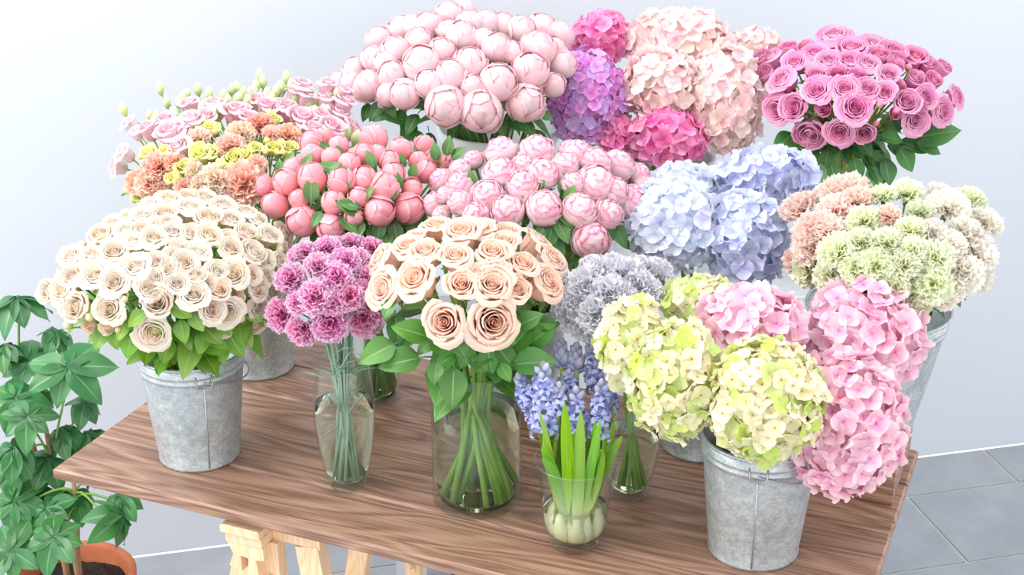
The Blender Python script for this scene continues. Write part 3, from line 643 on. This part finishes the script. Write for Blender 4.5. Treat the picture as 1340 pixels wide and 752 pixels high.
# --- lisianthus and salmon carnations
B = Bunch('liz', (312, 205, 155, 82), 'st_yel', 0, ('peony', 2, 5, .045, 1), .0017)
C2 = lambda lst: conv(lst, 3.526, 140, 80)
for i, (u, v, r) in enumerate(C2([(190,310,44),(270,275,44),(300,340,78),(390,285,64),(600,235,58),(500,205,50),(740,215,54),(820,215,54),(900,265,62),(1030,310,60),(1100,190,48),(1020,110,42),(900,120,54),(1070,250,50),(1130,310,50),(330,400,48),(380,200,42),(930,170,46),(1010,175,46),(860,150,40),(690,180,40),(460,260,44),(980,250,44),(650,260,40),(950,310,40),(1090,140,36)])):
    B.flower('lisianthus', 'pink lisianthus in the bucket behind the cream spray roses', 'lisianthus', 'pink lisianthus', u, v, r*1.3, PRO['liz%d' % (i % 2)], face=.2)
for i, (u, v, r) in enumerate(C2([(105,285,50),(80,420,52),(40,490,50),(130,330,40)])):
    B.flower('lisianthus', 'pale pinkish white lisianthus on the outer side of its bunch', 'lisianthus', 'pale lisianthus', u, v, r, PRO['lizpale%d' % (i % 2)], face=.2)
for i, (u, v, r) in enumerate(C2([(230,480,80),(190,560,76),(570,390,78),(640,560,112),(710,285,70),(840,335,60),(240,615,66),(350,580,50),(310,460,56),(760,330,50),(130,560,60),(690,470,50)])):
    B.flower('carnation', 'salmon carnation among the lisianthus', 'carnation', 'salmon carnations', u, v, r, PRO['salmon%d' % (i % 2)], face=.3)
for i, (u, v, r) in enumerate(C2([(620,330,72),(420,350,64),(500,545,84),(430,570,60),(400,500,50)])):
    B.flower('carnation', 'pale apricot carnation among the lisianthus', 'carnation', 'apricot carnations', u, v, r, PRO['apricot%d' % (i % 2)], face=.3)
for i, (u, v, r) in enumerate(C2([(475,310,46),(430,430,60),(590,450,56),(770,400,42),(200,430,52),(360,490,46),(150,620,40),(680,400,38),(840,400,40),(270,420,40),(540,500,40),(770,270,40),(480,420,44),(300,540,34),(640,430,40),(130,590,36)])):
    B.flower('lisianthus', 'yellow green lisianthus among the salmon carnations', 'lisianthus', 'yellow lisianthus', u, v, r*1.0, PRO['lizyel%d' % (i % 2)], face=.3)
    for k in range(4): B.pix_bud(u + R(-11, 11), v + R(-10, 8), R(4, 5.5), BUD['yel'], 'st_yel')
for u, v, r in C2([(245,125,17),(75,220,18),(420,130,16),(470,150,17),(540,160,17),(560,185,18),(630,150,18),(650,185,18),(705,60,15),(720,95,17),(740,150,17),(830,75,18),(800,120,18),(870,170,20),(350,170,16),(440,220,19),(400,190,16),(515,215,17),(930,195,20),(960,180,18),(1000,235,20),(310,240,18),(600,120,16),(680,140,17),(850,115,18),(1100,330,22),(1150,355,22),(220,280,18),(230,250,16),(330,190,15),(480,190,16),(575,130,15),(610,170,16),(660,150,16),(690,110,15),(780,140,17),(960,240,20),(1060,150,16),(545,220,17),(370,150,14),(275,190,15),(200,250,15),(1080,330,20),(760,170,16),(880,150,17)]):
    B.pix_bud(u, v, r*1.25, BUD['liz'], 'st_green', (0, 0, 1.4), 1.4)

# --- coral peony buds
B = Bunch('coral', (462, 252, 122, 82), 'st_dark', 0, ('peony', 2, 6, .055, 3), .0026)
for i, (u, v, r) in enumerate([(490,181,18),(443,191,14),(524,195,15),(475,202,15),(494,202,13),(434,206,14),(457,214,15),(509,211,14),(555,191,14),(547,210,13),(568,209,14),(585,214,12),(447,237,18),(477,234,17),(502,245,20),(515,228,16),(539,247,14),(557,225,15),(469,258,14),(436,264,16),(496,276,21),(535,273,21),(433,297,19),(395,290,21),(361,268,18),(375,239,18),(409,233,20),(408,188,17),(409,203,16),(384,219,13),(347,244,14),(391,260,13),(463,284,13),(425,180,13),(575,235,13)]):
    B.flower('peony_bud', 'closed coral pink peony bud in the green stemmed vase', 'peony', 'coral peony buds', u, v, r*1.06, PRO['coral%d' % (i % 4)], face=-.12, off=.95)
for u, v, l, a in [(586,193,26,80),(598,201,24,40),(512,254,26,70),(458,272,34,150),(547,204,22,110),(486,211,24,110),(430,219,28,160),(407,250,34,90),(367,222,24,100),(401,213,24,70),(432,219,24,30),(458,267,30,160),(378,208,20,60),(426,193,22,-50),(446,200,18,120),(496,300,30,-100),(488,308,30,-60),(518,305,34,-80),(506,312,30,-50),(455,292,28,-40),(470,300,28,-110),(540,298,28,-60),(415,285,24,-120),(550,285,24,-70),(520,238,24,100),(540,225,20,70),(480,255,22,60),(455,240,18,80),(570,200,24,100),(455,225,18,130),(527,212,18,100)]: B.pix_leaf(u, v, l, a, 'peony', -.012, 1.5)

# --- blush peonies
B = Bunch('lpeony', (603, 100, 150, 82), 'st_dark', -.04, ('peony', 2, 5, .05, 1), .003)
for i, (u, v, r) in enumerate(conv([(610,140,64),(560,60,58),(640,90,55),(705,88,54),(480,95,54),(370,110,54),(285,150,50),(350,195,56),(440,155,50),(450,245,72),(530,195,50),(640,245,64),(745,185,60),(905,190,70),(480,325,56),(570,290,62),(335,290,56),(240,335,62),(385,365,60),(750,320,74),(875,275,72),(545,410,80),(680,430,84),(855,400,74),(265,225,52),(190,270,50),(130,330,48),(180,320,50),(1000,245,58),(650,335,46),(965,330,48),(840,115,58),(920,110,62),(990,140,58),(770,95,50),(610,45,52),(320,365,50),(420,100,50),(800,200,46),(690,150,46),(560,120,46),(970,190,50),(310,240,46)], 2.978, 400, 0)):
    B.flower('peony', 'blush pink peony in the white bucket on the bench', 'peony', 'blush peonies', u, v, r*1.1, PRO['lpeony%d' % (i % 3)], face=.15, off=.95)
for u, v, l, a in [(535,171,36,-110),(547,181,28,-60),(562,186,30,-85),(494,143,30,-130),(521,155,34,170),(657,165,24,-80),(676,163,30,-20),(704,181,34,-40),(480,145,24,-110),(505,150,30,-160),(690,165,28,-50),(510,140,26,-60),(540,160,30,-120),(710,150,26,-20)]: B.pix_leaf(u, v, l, a, 'dark')

# --- pink peonies
B = Bunch('ppeony', (702, 268, 140, 84), 'st_dark', 0, ('peony', 2, 6, .055, 2), .0028)
LL = conv([(620,415,65),(580,540,64),(715,440,72),(715,530,68),(620,600,55),(800,600,76),(860,490,82),(965,575,86),(920,380,88),(930,270,84),(1040,440,82),(1110,270,92),(1140,385,88),(1150,560,94),(1290,270,66),(785,310,52),(715,360,56),(640,490,48),(1300,430,60),(1040,340,60)], 3.941, 420, 130) + [(758,274,23),(796,280,20),(773,314,25),(829,266,24),(779,240,26),(756,201,20),(808,217,23),(836,228,16),(804,250,20),(780,212,20),(845,245,16),(740,215,18)]
for i, (u, v, r) in enumerate(LL):
    B.flower('peony', 'ruffled pink peony in the bunch behind the peach roses', 'peony', 'ruffled pink peonies', u, v, r*1.08, PRO['ppeony%d' % (i % 3)], face=.2, off=.95)
for u, v, l, a in [(617,237,24,95),(708,243,18,80),(735,300,34,-60),(720,310,32,-100),(745,255,24,60),(740,285,28,-40),(810,305,34,-60),(800,300,30,-100),(705,308,28,-120),(790,255,18,70),(748,245,24,120),(815,315,28,-40),(760,340,30,-100),(730,325,30,-70)]: B.pix_leaf(u, v, l, a, 'peony', 0, 1.5)

# --- peach roses
B = Bunch('peach', (614, 372, 116, 84), 'st_green', 0, ('rose', 3, 7, .06, 1), .0033)
for i, (u, v, r) in enumerate(conv([(385,530,108),(620,530,132),(250,320,108),(95,370,102),(80,225,90),(615,355,104),(465,350,84),(440,215,84),(620,195,84),(880,340,98),(765,250,76),(905,230,90),(740,370,72),(470,100,104),(290,195,90),(205,165,80),(340,65,74),(680,145,78),(690,95,74),(840,145,88),(640,280,74),(560,85,80),(240,120,64),(545,290,60)], 3.761, 480, 280)):
    B.flower('rose', 'large open peach rose in the wide cylinder vase', 'rose', 'peach roses', u, v, r*1.1, PRO['peach' if i % 2 else 'peach2'], face=.75 if i < 2 else .22, off=.9)
for u, v, l, a in [(541,434,46,160),(520,430,42,-80),(497,459,50,205),(528,472,52,190),(677,445,48,50),(705,440,44,40),(695,474,54,8),(593,503,50,-92),(576,453,34,-20),(661,466,38,-50),(629,445,28,-60),(640,467,36,-80),(610,462,34,-110),(560,450,30,-140),(600,452,30,-60),(655,440,36,-20),(585,470,32,-150),(625,475,32,-30),(570,485,30,-100),(660,485,26,-60),(690,420,36,30),(715,425,30,10),(510,400,30,-120)]: B.pix_leaf(u, v, l, a, 'rose', -.01)

# --- magenta carnations
B = Bunch('carn', (428, 380, 72, 62), 'st_blue', 0, None, .0016)
for i, (u, v, r) in enumerate(conv([(165,265,95),(100,470,98),(225,560,98),(390,520,108),(580,490,115),(300,370,102),(420,255,94),(320,190,88),(250,120,80),(370,90,76),(510,70,74),(620,90,72),(470,170,88),(590,260,76),(490,360,94),(540,150,74),(210,130,64),(430,80,74),(600,190,66),(560,330,70),(400,400,80),(200,400,70)], 4.177, 340, 300)):
    B.flower('carnation', 'magenta carnation with pale edges in the bellied vase', 'carnation', 'magenta carnations', u, v, r*1.0, PRO['carn%d' % (i % 2)], face=.35, off=.95)
for o, p, z, r in list(B.fl):               # narrow grey green blades along the stems
    B.add = None
    for k in range(2):
        q = Vector(B.v['p']) + UZ*R(.10, .24) + Vector((R(-.02, .02), R(-.02, .02), 0)); dr = Vector((R(-1, 1), R(-1, 1), R(.2, 1.2))).normalized()
        m = MB().tube([q - o.location, q + dr*.02 - o.location, q + dr*.03 + Vector((dr.x, dr.y, 0))*.012 - o.location], [.0012, .0015, .0003], 4)
        link('leaf', m.mesh('blade', 'st_blue'), o)

# --- lilac grey carnations
B = Bunch('lilac', (803, 388, 74, 52), 'st_green', 0, None, .0018)
for i, (u, v, r) in enumerate([(766,371,30),(748,405,29),(796,381,27),(779,411,28),(820,357,28),(786,354,26),(835,371,24),(816,387,24),(842,349,22),(865,362,22),(764,426,22),(862,350,20),(800,345,20),(755,390,24),(775,345,18),(848,380,22)]):
    B.flower('carnation', 'lilac grey carnation behind the hyacinths', 'carnation', 'lilac grey carnations', u, v, r*1.02, PRO['carnlil%d' % (i % 2)], face=.35, off=.95)

# --- peach, green and white carnations on the right
B = Bunch('rcarn', (1168, 322, 135, 84), 'st_green', 0, ('dark', 2, 5, .04, 1), .0018)
for lst, k, lab, g in (
    ([(1046,270,30),(1106,248,34),(1066,298,32),(1090,272,26),(1058,322,26),(1036,343,18),(1163,280,18),(1085,300,24),(1120,262,24),(1080,252,22)], 'carnpeach', 'peach pink carnation in the bucket on the wooden block', 'peach pink carnations'),
    ([(1155,254,20),(1189,250,23),(1130,286,24),(1096,327,28),(1052,355,24),(1147,347,26),(1193,300,24),(1227,335,26),(1223,373,28),(1183,345,23),(1159,316,24),(1171,377,22),(1125,315,22),(1205,275,20),(1270,258,22),(1120,350,24),(1195,325,22),(1085,360,24),(1192,388,22),(1205,398,18)], 'carngreen', 'pale green carnation in the bucket on the wooden block', 'pale green carnations'),
    ([(1243,268,30),(1290,288,26),(1264,303,27),(1280,330,29),(1264,357,29),(1231,250,18),(1283,362,22),(1223,302,21),(1245,320,24),(1250,375,22),(1238,392,17)], 'carnwhite', 'creamy white carnation in the bucket on the wooden block', 'white carnations')):
    for i, (u, v, r) in enumerate(lst): B.flower('carnation', lab, 'carnation', g, u, v, r, PRO[k + str(i % 2)], face=.25, off=.95)

# --- pink spray roses in the glass vase on the bench
B = Bunch('hotrose', (1118, 118, 122, 72), 'st_yel', 0, ('dark', 2, 6, .05, 1), .002)
for i, (u, v, r) in enumerate(conv([(555,262,46),(595,348,46),(540,355,45),(668,300,46),(645,430,52),(740,425,44),(792,352,54),(820,432,36),(690,350,30),(760,290,42),(830,290,38),(705,202,42),(598,205,40),(515,190,38),(500,240,34),(830,208,38),(775,200,40),(900,245,36),(887,300,36),(960,330,42),(1020,315,38),(985,390,44),(925,368,24),(935,280,22),(1070,360,45),(1045,262,32),(985,255,32),(725,125,55),(780,160,48),(850,150,44),(910,170,46),(985,185,42),(660,175,38),(635,160,34),(575,160,34),(485,190,32),(920,220,32),(665,245,38),(735,245,34),(1115,315,36),(1075,220,32),(930,190,30),(1030,210,32),(540,180,32),(870,180,34),(800,250,32),(1000,350,30)], 2.481, 800, 0)):
    B.flower('spray_rose', 'bright pink spray rose in the glass vase on the bench', 'rose', 'pink spray roses', u, v, r*1.2, PRO['hotrose%d' % (2 if r < 14 else (1 if i % 3 == 1 else 0))], face=.4)
for u, v, r in conv([(645,218,20),(870,340,14),(510,290,15),(505,320,14),(470,350,18),(710,262,20),(780,255,20),(965,218,14),(620,170,15),(860,400,12),(1055,345,13),(925,360,16)], 2.481, 800, 0): B.pix_bud(u, v, r*.9, BUD['pink'], 'st_yel')
for u, v, l, a in [(1027,183,34,-140),(1054,194,40,170),(1070,228,36,-95),(1081,210,34,-100),(1103,198,30,-60),(1135,203,36,-70),(1150,210,38,-40),(1148,225,36,-60),(1161,221,36,-80),(1184,205,36,-60),(1217,176,64,14),(1213,192,34,-20),(1143,232,36,-90),(1038,194,40,-130),(1045,210,36,-120),(1060,222,34,-110),(1090,225,30,-80),(1120,220,32,-80),(1175,195,36,-30),(1195,190,40,-15),(1060,205,34,-150),(1130,190,30,-50),(1165,180,30,-10)]: B.pix_leaf(u, v, l, a, 'dark', -.01, 1.15)

# ------------------------------------------------------------------ hydrangeas: each floret is a piece of its own
def hydrangea(B, label, group, u, v, rx, ry, kind, fpx, tilt=.45, depth_off=0.0, leaves=()):
    d = B.d + depth_off; c = at_depth(u, v, d); a = rx*1.13*d/F; b = ry*1.12*d/F
    z = ((c - (B.v['p'] + UZ*(B.v['h'] - .05))).normalized()*.8 + (CAM - c).normalized()*.35 + UZ*.1).normalized()
    fr = fpx*.86*d/F; o = root('hydrangea', label, 'hydrangea', c, group)
    ax = (a, (a + b)*.5*.92, b)              # ellipsoid along camera-right, depth and screen-up
    E = [RT, -FW, UP]
    n = int(8.0*((ax[0]*ax[1]*ax[2])**(2/3))/(fr*fr)); n = max(70, min(280, n))
    core = MB()
    def cf(uu, vv):
        th = vv*PI; ph = uu*PI; q = Vector((math.sin(th)*math.cos(ph), math.sin(th)*math.sin(ph), math.cos(th)))
        return E[0]*(q.x*ax[0]*.76) + E[1]*(q.y*ax[1]*.76) + E[2]*(q.z*ax[2]*.76)
    core.grid(cf, 14, 9); core.t = [.5]*len(core.t)
    link('flower_core', core.mesh('flower_core', kind), o)
    for i in range(n):
        zz = 1 - 2*(i + .5)/n; ph = i*2.39996; s_ = math.sqrt(1 - zz*zz)
        q = Vector((s_*math.cos(ph), s_*math.sin(ph), zz))
        p = E[0]*(q.x*ax[0]) + E[1]*(q.y*ax[1]) + E[2]*(q.z*ax[2])
        nr = (E[0]*(q.x/ax[0]) + E[1]*(q.y/ax[1]) + E[2]*(q.z/ax[2])).normalized()
        if nr.dot(z) < -.72: continue
        nn = (nr + Vector((R(-1, 1), R(-1, 1), R(-1, 1)))*tilt).normalized()
        link('floret', FL[kind][i % 4], o, frame(p*R(.84, 1.0), nn, R(0, 6.28), fr*R(.9, 1.25)))
    pts = B.stem_path(c - z*(min(ax)*.6), z)
    link('stem', MB().tube([q - c for q in pts], .0035, 7).mesh('stem', 'st_green'), o)
    B.fl.append((o, c, z, a)); return o

B = Bunch('htop', (885, 115, 140, 80), 'st_green', -.02)
hydrangea(B, 'purple and magenta hydrangea head beside the blush peonies', 'bench hydrangeas', 767, 127, 48, 58, 'hpurple', 9.5, .4, -.02)
hydrangea(B, 'hot pink hydrangea head rising behind the purple one', 'bench hydrangeas', 790, 52, 34, 30, 'hhot', 15, .4, .06)
hydrangea(B, 'wide pale pink hydrangea head at the back of the bench bunch', 'bench hydrangeas', 885, 52, 62, 34, 'hpale', 15, .55, .05)
hydrangea(B, 'pale pink hydrangea head between the purple and the tall pale one', 'bench hydrangeas', 864, 112, 45, 42, 'hpale', 14, .65, -.03)
hydrangea(B, 'tall pale pink hydrangea head beside the pink spray roses', 'bench hydrangeas', 947, 131, 45, 66, 'hpale', 15, .6, -.02)
hydrangea(B, 'bright pink hydrangea head hanging lowest in the bench bunch', 'bench hydrangeas', 872, 180, 44, 32, 'hhot', 17, .4, -.05)
hydrangea(B, 'small bright pink hydrangea head under the purple one', 'bench hydrangeas', 806, 176, 22, 22, 'hhot', 12, .5, -.03)
hydrangea(B, 'small pale pink hydrangea head behind the pink spray roses', 'bench hydrangeas', 988, 62, 30, 20, 'hpale', 12, .5, .05)

B = Bunch('hblue', (945, 290, 110, 75), 'st_green', 0)
hydrangea(B, 'pale blue hydrangea head beside the ruffled pink peonies', 'blue hydrangeas', 884, 295, 55, 55, 'hblue', 15, .5, -.01)
hydrangea(B, 'lavender blue hydrangea head beside the peach pink carnations', 'blue hydrangeas', 975, 315, 47, 58, 'hlav', 17, .6, -.02)
hydrangea(B, 'blue hydrangea head below the pink spray roses', 'blue hydrangeas', 1003, 232, 58, 36, 'hlav', 16, .55, .09)
hydrangea(B, 'small pale blue hydrangea head below the bright pink one', 'blue hydrangeas', 897, 242, 42, 24, 'hblue', 15, .5, .09)

B = Bunch('hfront', (1000, 470, 190, 120), 'st_green', 0)
hydrangea(B, 'cream and green hydrangea head leaning over the hyacinths', 'front hydrangeas', 828, 450, 40, 54, 'hgreen', 15, .62, -.01)
hydrangea(B, 'cream and green hydrangea head above the bucket rim', 'front hydrangeas', 884, 498, 57, 69, 'hgreen', 15, .62, -.05)
hydrangea(B, 'green and cream hydrangea head between two pink ones over the bucket front', 'front hydrangeas', 1002, 522, 68, 73, 'hgreen', 15, .62, -.09)
hydrangea(B, 'pinkish green hydrangea head below the lavender blue one', 'front hydrangeas', 918, 396, 46, 30, 'hgreen', 14, .45, .06)
hydrangea(B, 'pale pink hydrangea head in the middle of the green ones', 'front hydrangeas', 982, 430, 62, 48, 'hpink', 19, .7, .0)
hydrangea(B, 'large pink hydrangea head below the pale green carnations', 'front hydrangeas', 1132, 438, 68, 64, 'hpink', 19, .7, .03)
hydrangea(B, 'large pink hydrangea head hanging lowest in front of the wooden block', 'front hydrangeas', 1105, 553, 70, 85, 'hpink', 19, .7, -.03)

# ------------------------------------------------------------------ hyacinths in the tumbler
def hyafloret(seed):
    rs = random.Random(seed); mb = MB()
    mb.lathe([(.12, -.9), (.28, -.7), (.32, -.3), (.26, 0), (.30, .12)], 6, False)
    for k in range(6):
        a = k*PI/3; ph = rs.uniform(-.2, .2)
        def fn(u, v):
            r = .26 + .62*math.sin(v*PI*.5); z = .1 + .28*math.sin(v*PI*.9) - .45*v*v + ph*.4; w_ = .24*math.sin(min(1, .25 + .75*v)*PI)**.7
            return (r*math.cos(a) - u*w_*math.sin(a), r*math.sin(a) + u*w_*math.cos(a), z)
        mb.grid(fn, 2, 3)
    return mb.mesh('floret', 'hya')
HF = [hyafloret(j) for j in range(3)]
HB = bud_mesh('hyabud', 2.6, 6)
v_ = V['hya']; dt = depth(v_['p'] + UZ*.15)
def strap(p, a_, b_, c_, w_, mat='lf_hya'):
    mb = MB(); pts = bez(p, a_, b_, c_, 12); ax = (Vector((p.x, p.y, 0)) - Vector((v_['p'].x, v_['p'].y, 0)))
    side = UZ.cross(ax).normalized() if ax.length > .003 else RT
    def fn(u, v):
        i = min(int(v*12), 11); q = pts[i].lerp(pts[i + 1], v*12 - i)
        ww = w_*(.75 + .25*math.sin(v*PI))*math.sqrt(max(0, 1 - max(0, (v - .72)/.28)**2.2))
        inn = (q - v_['p']); inn.z = 0; inn = inn.normalized() if inn.length > .001 else HD
        return q + side*(u*ww) - inn*(.25*ww*(1 - u*u)*-1)
    mb.grid(fn, 4, 12); return mb
spikes = [(45,150,85,240,26),(122,110,128,330,40),(168,180,168,270,26),(230,190,222,375,30),(312,165,298,345,32),(180,40,182,115,20),(226,55,228,125,22),(275,35,292,190,22),(200,140,204,205,24),(90,180,110,300,34),(340,205,330,250,22)]
for i, (x0, y0, x1, y1, rw) in enumerate(spikes):
    dd = {5: .05, 6: .045, 7: .04, 8: .03, 0: .01, 10: .01}.get(i, -.022 + .004*i)
    tp = at_depth(660 + x0/2.426, 430 + y0/2.426, dt + dd); bt = at_depth(660 + x1/2.426, 430 + y1/2.426, dt + dd - .008); rr = rw*1.25/2.426*dt/F
    o = root('hyacinth', 'lilac blue hyacinth in the flared glass tumbler', 'hyacinth', bt, 'blue hyacinths')
    ax = (tp - bt); Ln = ax.length; axn = ax.normalized(); n = int(max(16, Ln/.0034)); e1 = axn.orthogonal().normalized(); e2 = axn.cross(e1)
    for k in range(n):
        t = (k + .5)/n; an = k*2.39996; od = e1*math.cos(an) + e2*math.sin(an); wd = rr*(1 - .55*t**2.2)
        late = t > .78 or i in (5, 6)
        fz = (od + axn*(.15 + (.9*t if not late else 1.1))).normalized()
        s_ = .0155*(1 - .25*t)*R(.85, 1.15)
        if late: link('bud', HB, o, frame(ax*t + od*(wd*.55), fz, 0, s_*.44))
        else: link('floret', HF[k % 3], o, frame(ax*t + od*(wd*.55), fz, R(0, 6), s_))
    od = Vector((bt.x - v_['p'].x, bt.y - v_['p'].y, 0)); od = od.normalized() if od.length > .01 else Vector((1, 0, 0))
    ft = v_['p'] + od*.024*R(.3, 1) + UZ*.032; rimp = v_['p'] + od*min(.036, (bt - v_['p']).length*.25) + UZ*.11
    ps = [tp, tp.lerp(bt, .5)] + bez(bt, bt - axn*.03, rimp, ft, 8)
    link('stem', MB().tube([q - bt for q in ps], [.002] + [.0035]*(len(ps) - 1), 7).mesh('stem', 'st_yel'), o)
    # bulb with pale base standing in the water, two or three strap leaves
    bpos = v_['p'] + od*(.022 if i % 2 else .012)*1.0 + UZ*.026; ang = i*2.39996; bpos = v_['p'] + Vector((math.cos(ang), math.sin(ang), 0))*(.021*math.sqrt((i + .5)/11)*1.15) + UZ*.0262
    link('bulb', MB().lathe([(.002, -.012), (.008, -.010), (.0105, -.003), (.009, .006), (.006, .014), (.0045, .024)], 10).mesh('bulb', 'bulb'), o, frame(bpos - bt, (bpos - v_['p'])*.6*Vector((1, 1, 0)).length*0 + UZ + Vector((math.cos(ang), math.sin(ang), 0))*.2))
    for k in range(3):
        la = ang + (k - 1)*R(.5, .9); ld = Vector((math.cos(la), math.sin(la), 0)); hgt = R(.15, .215) if k != 1 else R(.18, .24)
        st = bpos + UZ*.012; mid = v_['p'] + ld*.030 + UZ*.075; rm = v_['p'] + ld*R(.034, .040) + UZ*.124; en = v_['p'] + ld*R(.035, .066) + UZ*hgt
        mb = strap(st, mid, rm, en, R(.0065, .0095)); mb.v = [tuple(Vector(q) - bt) for q in mb.v]
        link('leaf', mb.mesh('strap_leaf', 'lf_hya'), o)

# ------------------------------------------------------------------ schefflera in a terracotta pot
PZ = .27; pc = at_z(92, 752, PZ); pc.z = 0
pl = root('potted_schefflera', 'green umbrella leaved schefflera in a terracotta pot beside the table', 'potted plant', pc)
r1 = .118
link('pot', MB().lathe([(0, 0), (.078, 0), (.08, .004), (.104, PZ - .05), (.114, PZ - .049), (r1, PZ - .004), (r1 - .003, PZ), (r1 - .012, PZ), (r1 - .015, PZ - .006), (.096, PZ - .05), (.07, .02), (0, .02)], 48, False).mesh('pot', 'terracotta'), pl)
sm = MB()
def sf(u, v): a = u*PI; r = v*.1005; return (r*math.cos(a), r*math.sin(a), PZ - .035 + .006*math.sin(9*r*30 + 5*a) + R(-.003, .003)*(v > .05))
sm.grid(sf, 32, 8); link('soil', sm.mesh('soil', 'soil'), pl)
dp = depth(pc + UZ*.6)
trunks = [at_depth(60, 560, dp), at_depth(20, 480, dp + .03), at_depth(95, 620, dp - .02)]
for q in trunks:
    b = pc + Vector((R(-.02, .02), R(-.02, .02), PZ - .04)); pts = bez(b, b + UZ*.15, q - UZ*.15, q, 8)
    link('trunk', MB().tube([x - pc for x in pts], [.007 - .003*i/8 for i in range(9)], 7).mesh('trunk', 'bark'), pl)
whorls = [(88,480,58,-.05,'f'),(20,520,46,-.02,'f'),(22,388,52,.02,'d'),(72,432,34,.03,'d'),(38,470,44,.02,'f'),(62,600,42,0,'d'),(18,585,50,-.05,'d'),(70,702,46,-.08,'f'),(112,565,40,.03,'d'),(155,648,44,-.02,'d'),(160,672,46,-.04,'r'),(18,655,44,-.03,'f'),(100,645,40,0,'d'),(35,545,42,-.06,'f'),(78,560,42,.02,'d'),(15,720,46,-.08,'f'),(110,525,38,.02,'d'),(45,640,40,.03,'d'),(5,450,40,.0,'d'),(60,665,38,-.03,'f'),(125,610,36,.05,'d'),(10,610,42,.04,'f'),(50,510,40,.05,'d')]
for u, v, r, dd, kd in whorls:
    c = at_depth(u, v, dp + dd); ln = r*dp/F*1.02; nf = 7
    tk = min(trunks, key=lambda q: (q - c).length); st = tk - UZ*R(.02, .12)
    up = {'f': (-FW*.7 + UZ*.7 + RT*R(-.3, .3)), 'd': (UZ + RT*R(-.4, .4) - FW*R(-.1, .5)), 'r': RT*.7 + UZ*.4}[kd].normalized()
    link('petiole', MB().tube([x - pc for x in bez(st, st + UZ*.03 + (c - st)*.3, c - up*.05, c, 6)], .0022, 5).mesh('petiole', 'st_green'), pl)
    e1 = up.orthogonal().normalized(); e2 = up.cross(e1); ph = R(0, 6)
    for k in range(nf):
        an = ph + 2*PI*k/nf + R(-.15, .15); droop = R(.05, .35) if kd == 'f' else R(.5, 1.1)
        x = ((e1*math.cos(an) + e2*math.sin(an)) - up*droop*.6 - UZ*droop*.3).normalized(); z = (up - x*up.dot(x)).normalized(); y = z.cross(x); l = ln*R(.8, 1.15)
        m = Matrix(((x.x, y.x, z.x, 0), (x.y, y.y, z.y, 0), (x.z, y.z, z.z, 0), (0, 0, 0, 1)))
        q = c - pc
        link('leaf', LEAF['schef'][random.choice((0, 0, 1))], pl, Matrix.Translation(q) @ m @ Matrix.Diagonal((l, l, l, 1)))

# ------------------------------------------------------------------ labels: what each bloom of a bunch stands next to
ALLF = [o for o in bpy.data.objects if o.type == 'EMPTY' and o.get('category') in ('rose', 'peony', 'carnation', 'lisianthus', 'hydrangea')]
SHORT = {'cream spray roses': 'cream spray roses', 'pink lisianthus': 'lisianthus', 'pale lisianthus': 'lisianthus', 'salmon carnations': 'salmon carnations', 'apricot carnations': 'salmon carnations', 'yellow lisianthus': 'lisianthus',
  'coral peony buds': 'coral peony buds', 'blush peonies': 'blush peonies', 'ruffled pink peonies': 'ruffled pink peonies', 'peach roses': 'peach roses', 'magenta carnations': 'magenta carnations', 'lilac grey carnations': 'lilac carnations',
  'peach pink carnations': 'peach carnations', 'pale green carnations': 'green carnations', 'white carnations': 'white carnations', 'pink spray roses': 'pink spray roses', 'bench hydrangeas': 'bench hydrangeas', 'blue hydrangeas': 'blue hydrangeas', 'front hydrangeas': 'front hydrangeas'}
info = [(o, Vector(o.location), o['group']) for o in ALLF]
for g in [k for k in SHORT if 'hydrangea' not in k]:
    mem = [(o, p) for o, p, gg in info if gg == g]
    if len(mem) < 8: continue
    zs = sorted(p.z for _, p in mem); lo, hi = zs[len(zs)//5], zs[-len(zs)//5]
    for o, p in mem:
        q = min((x for x in info if SHORT[x[2]] != SHORT[g] and SHORT[x[2]] not in mem[0][0]['label']), key=lambda x: (x[1] - p).length)
        if (q[1] - p).length < .085: sfx = ', next to the ' + SHORT[q[2]]
        elif p.z <= lo: sfx = ', low over the rim'
        elif p.z >= hi: sfx = ', crowning its bunch'
        else: sfx = ', amid its bunch'
        o['label'] = o['label'] + sfx
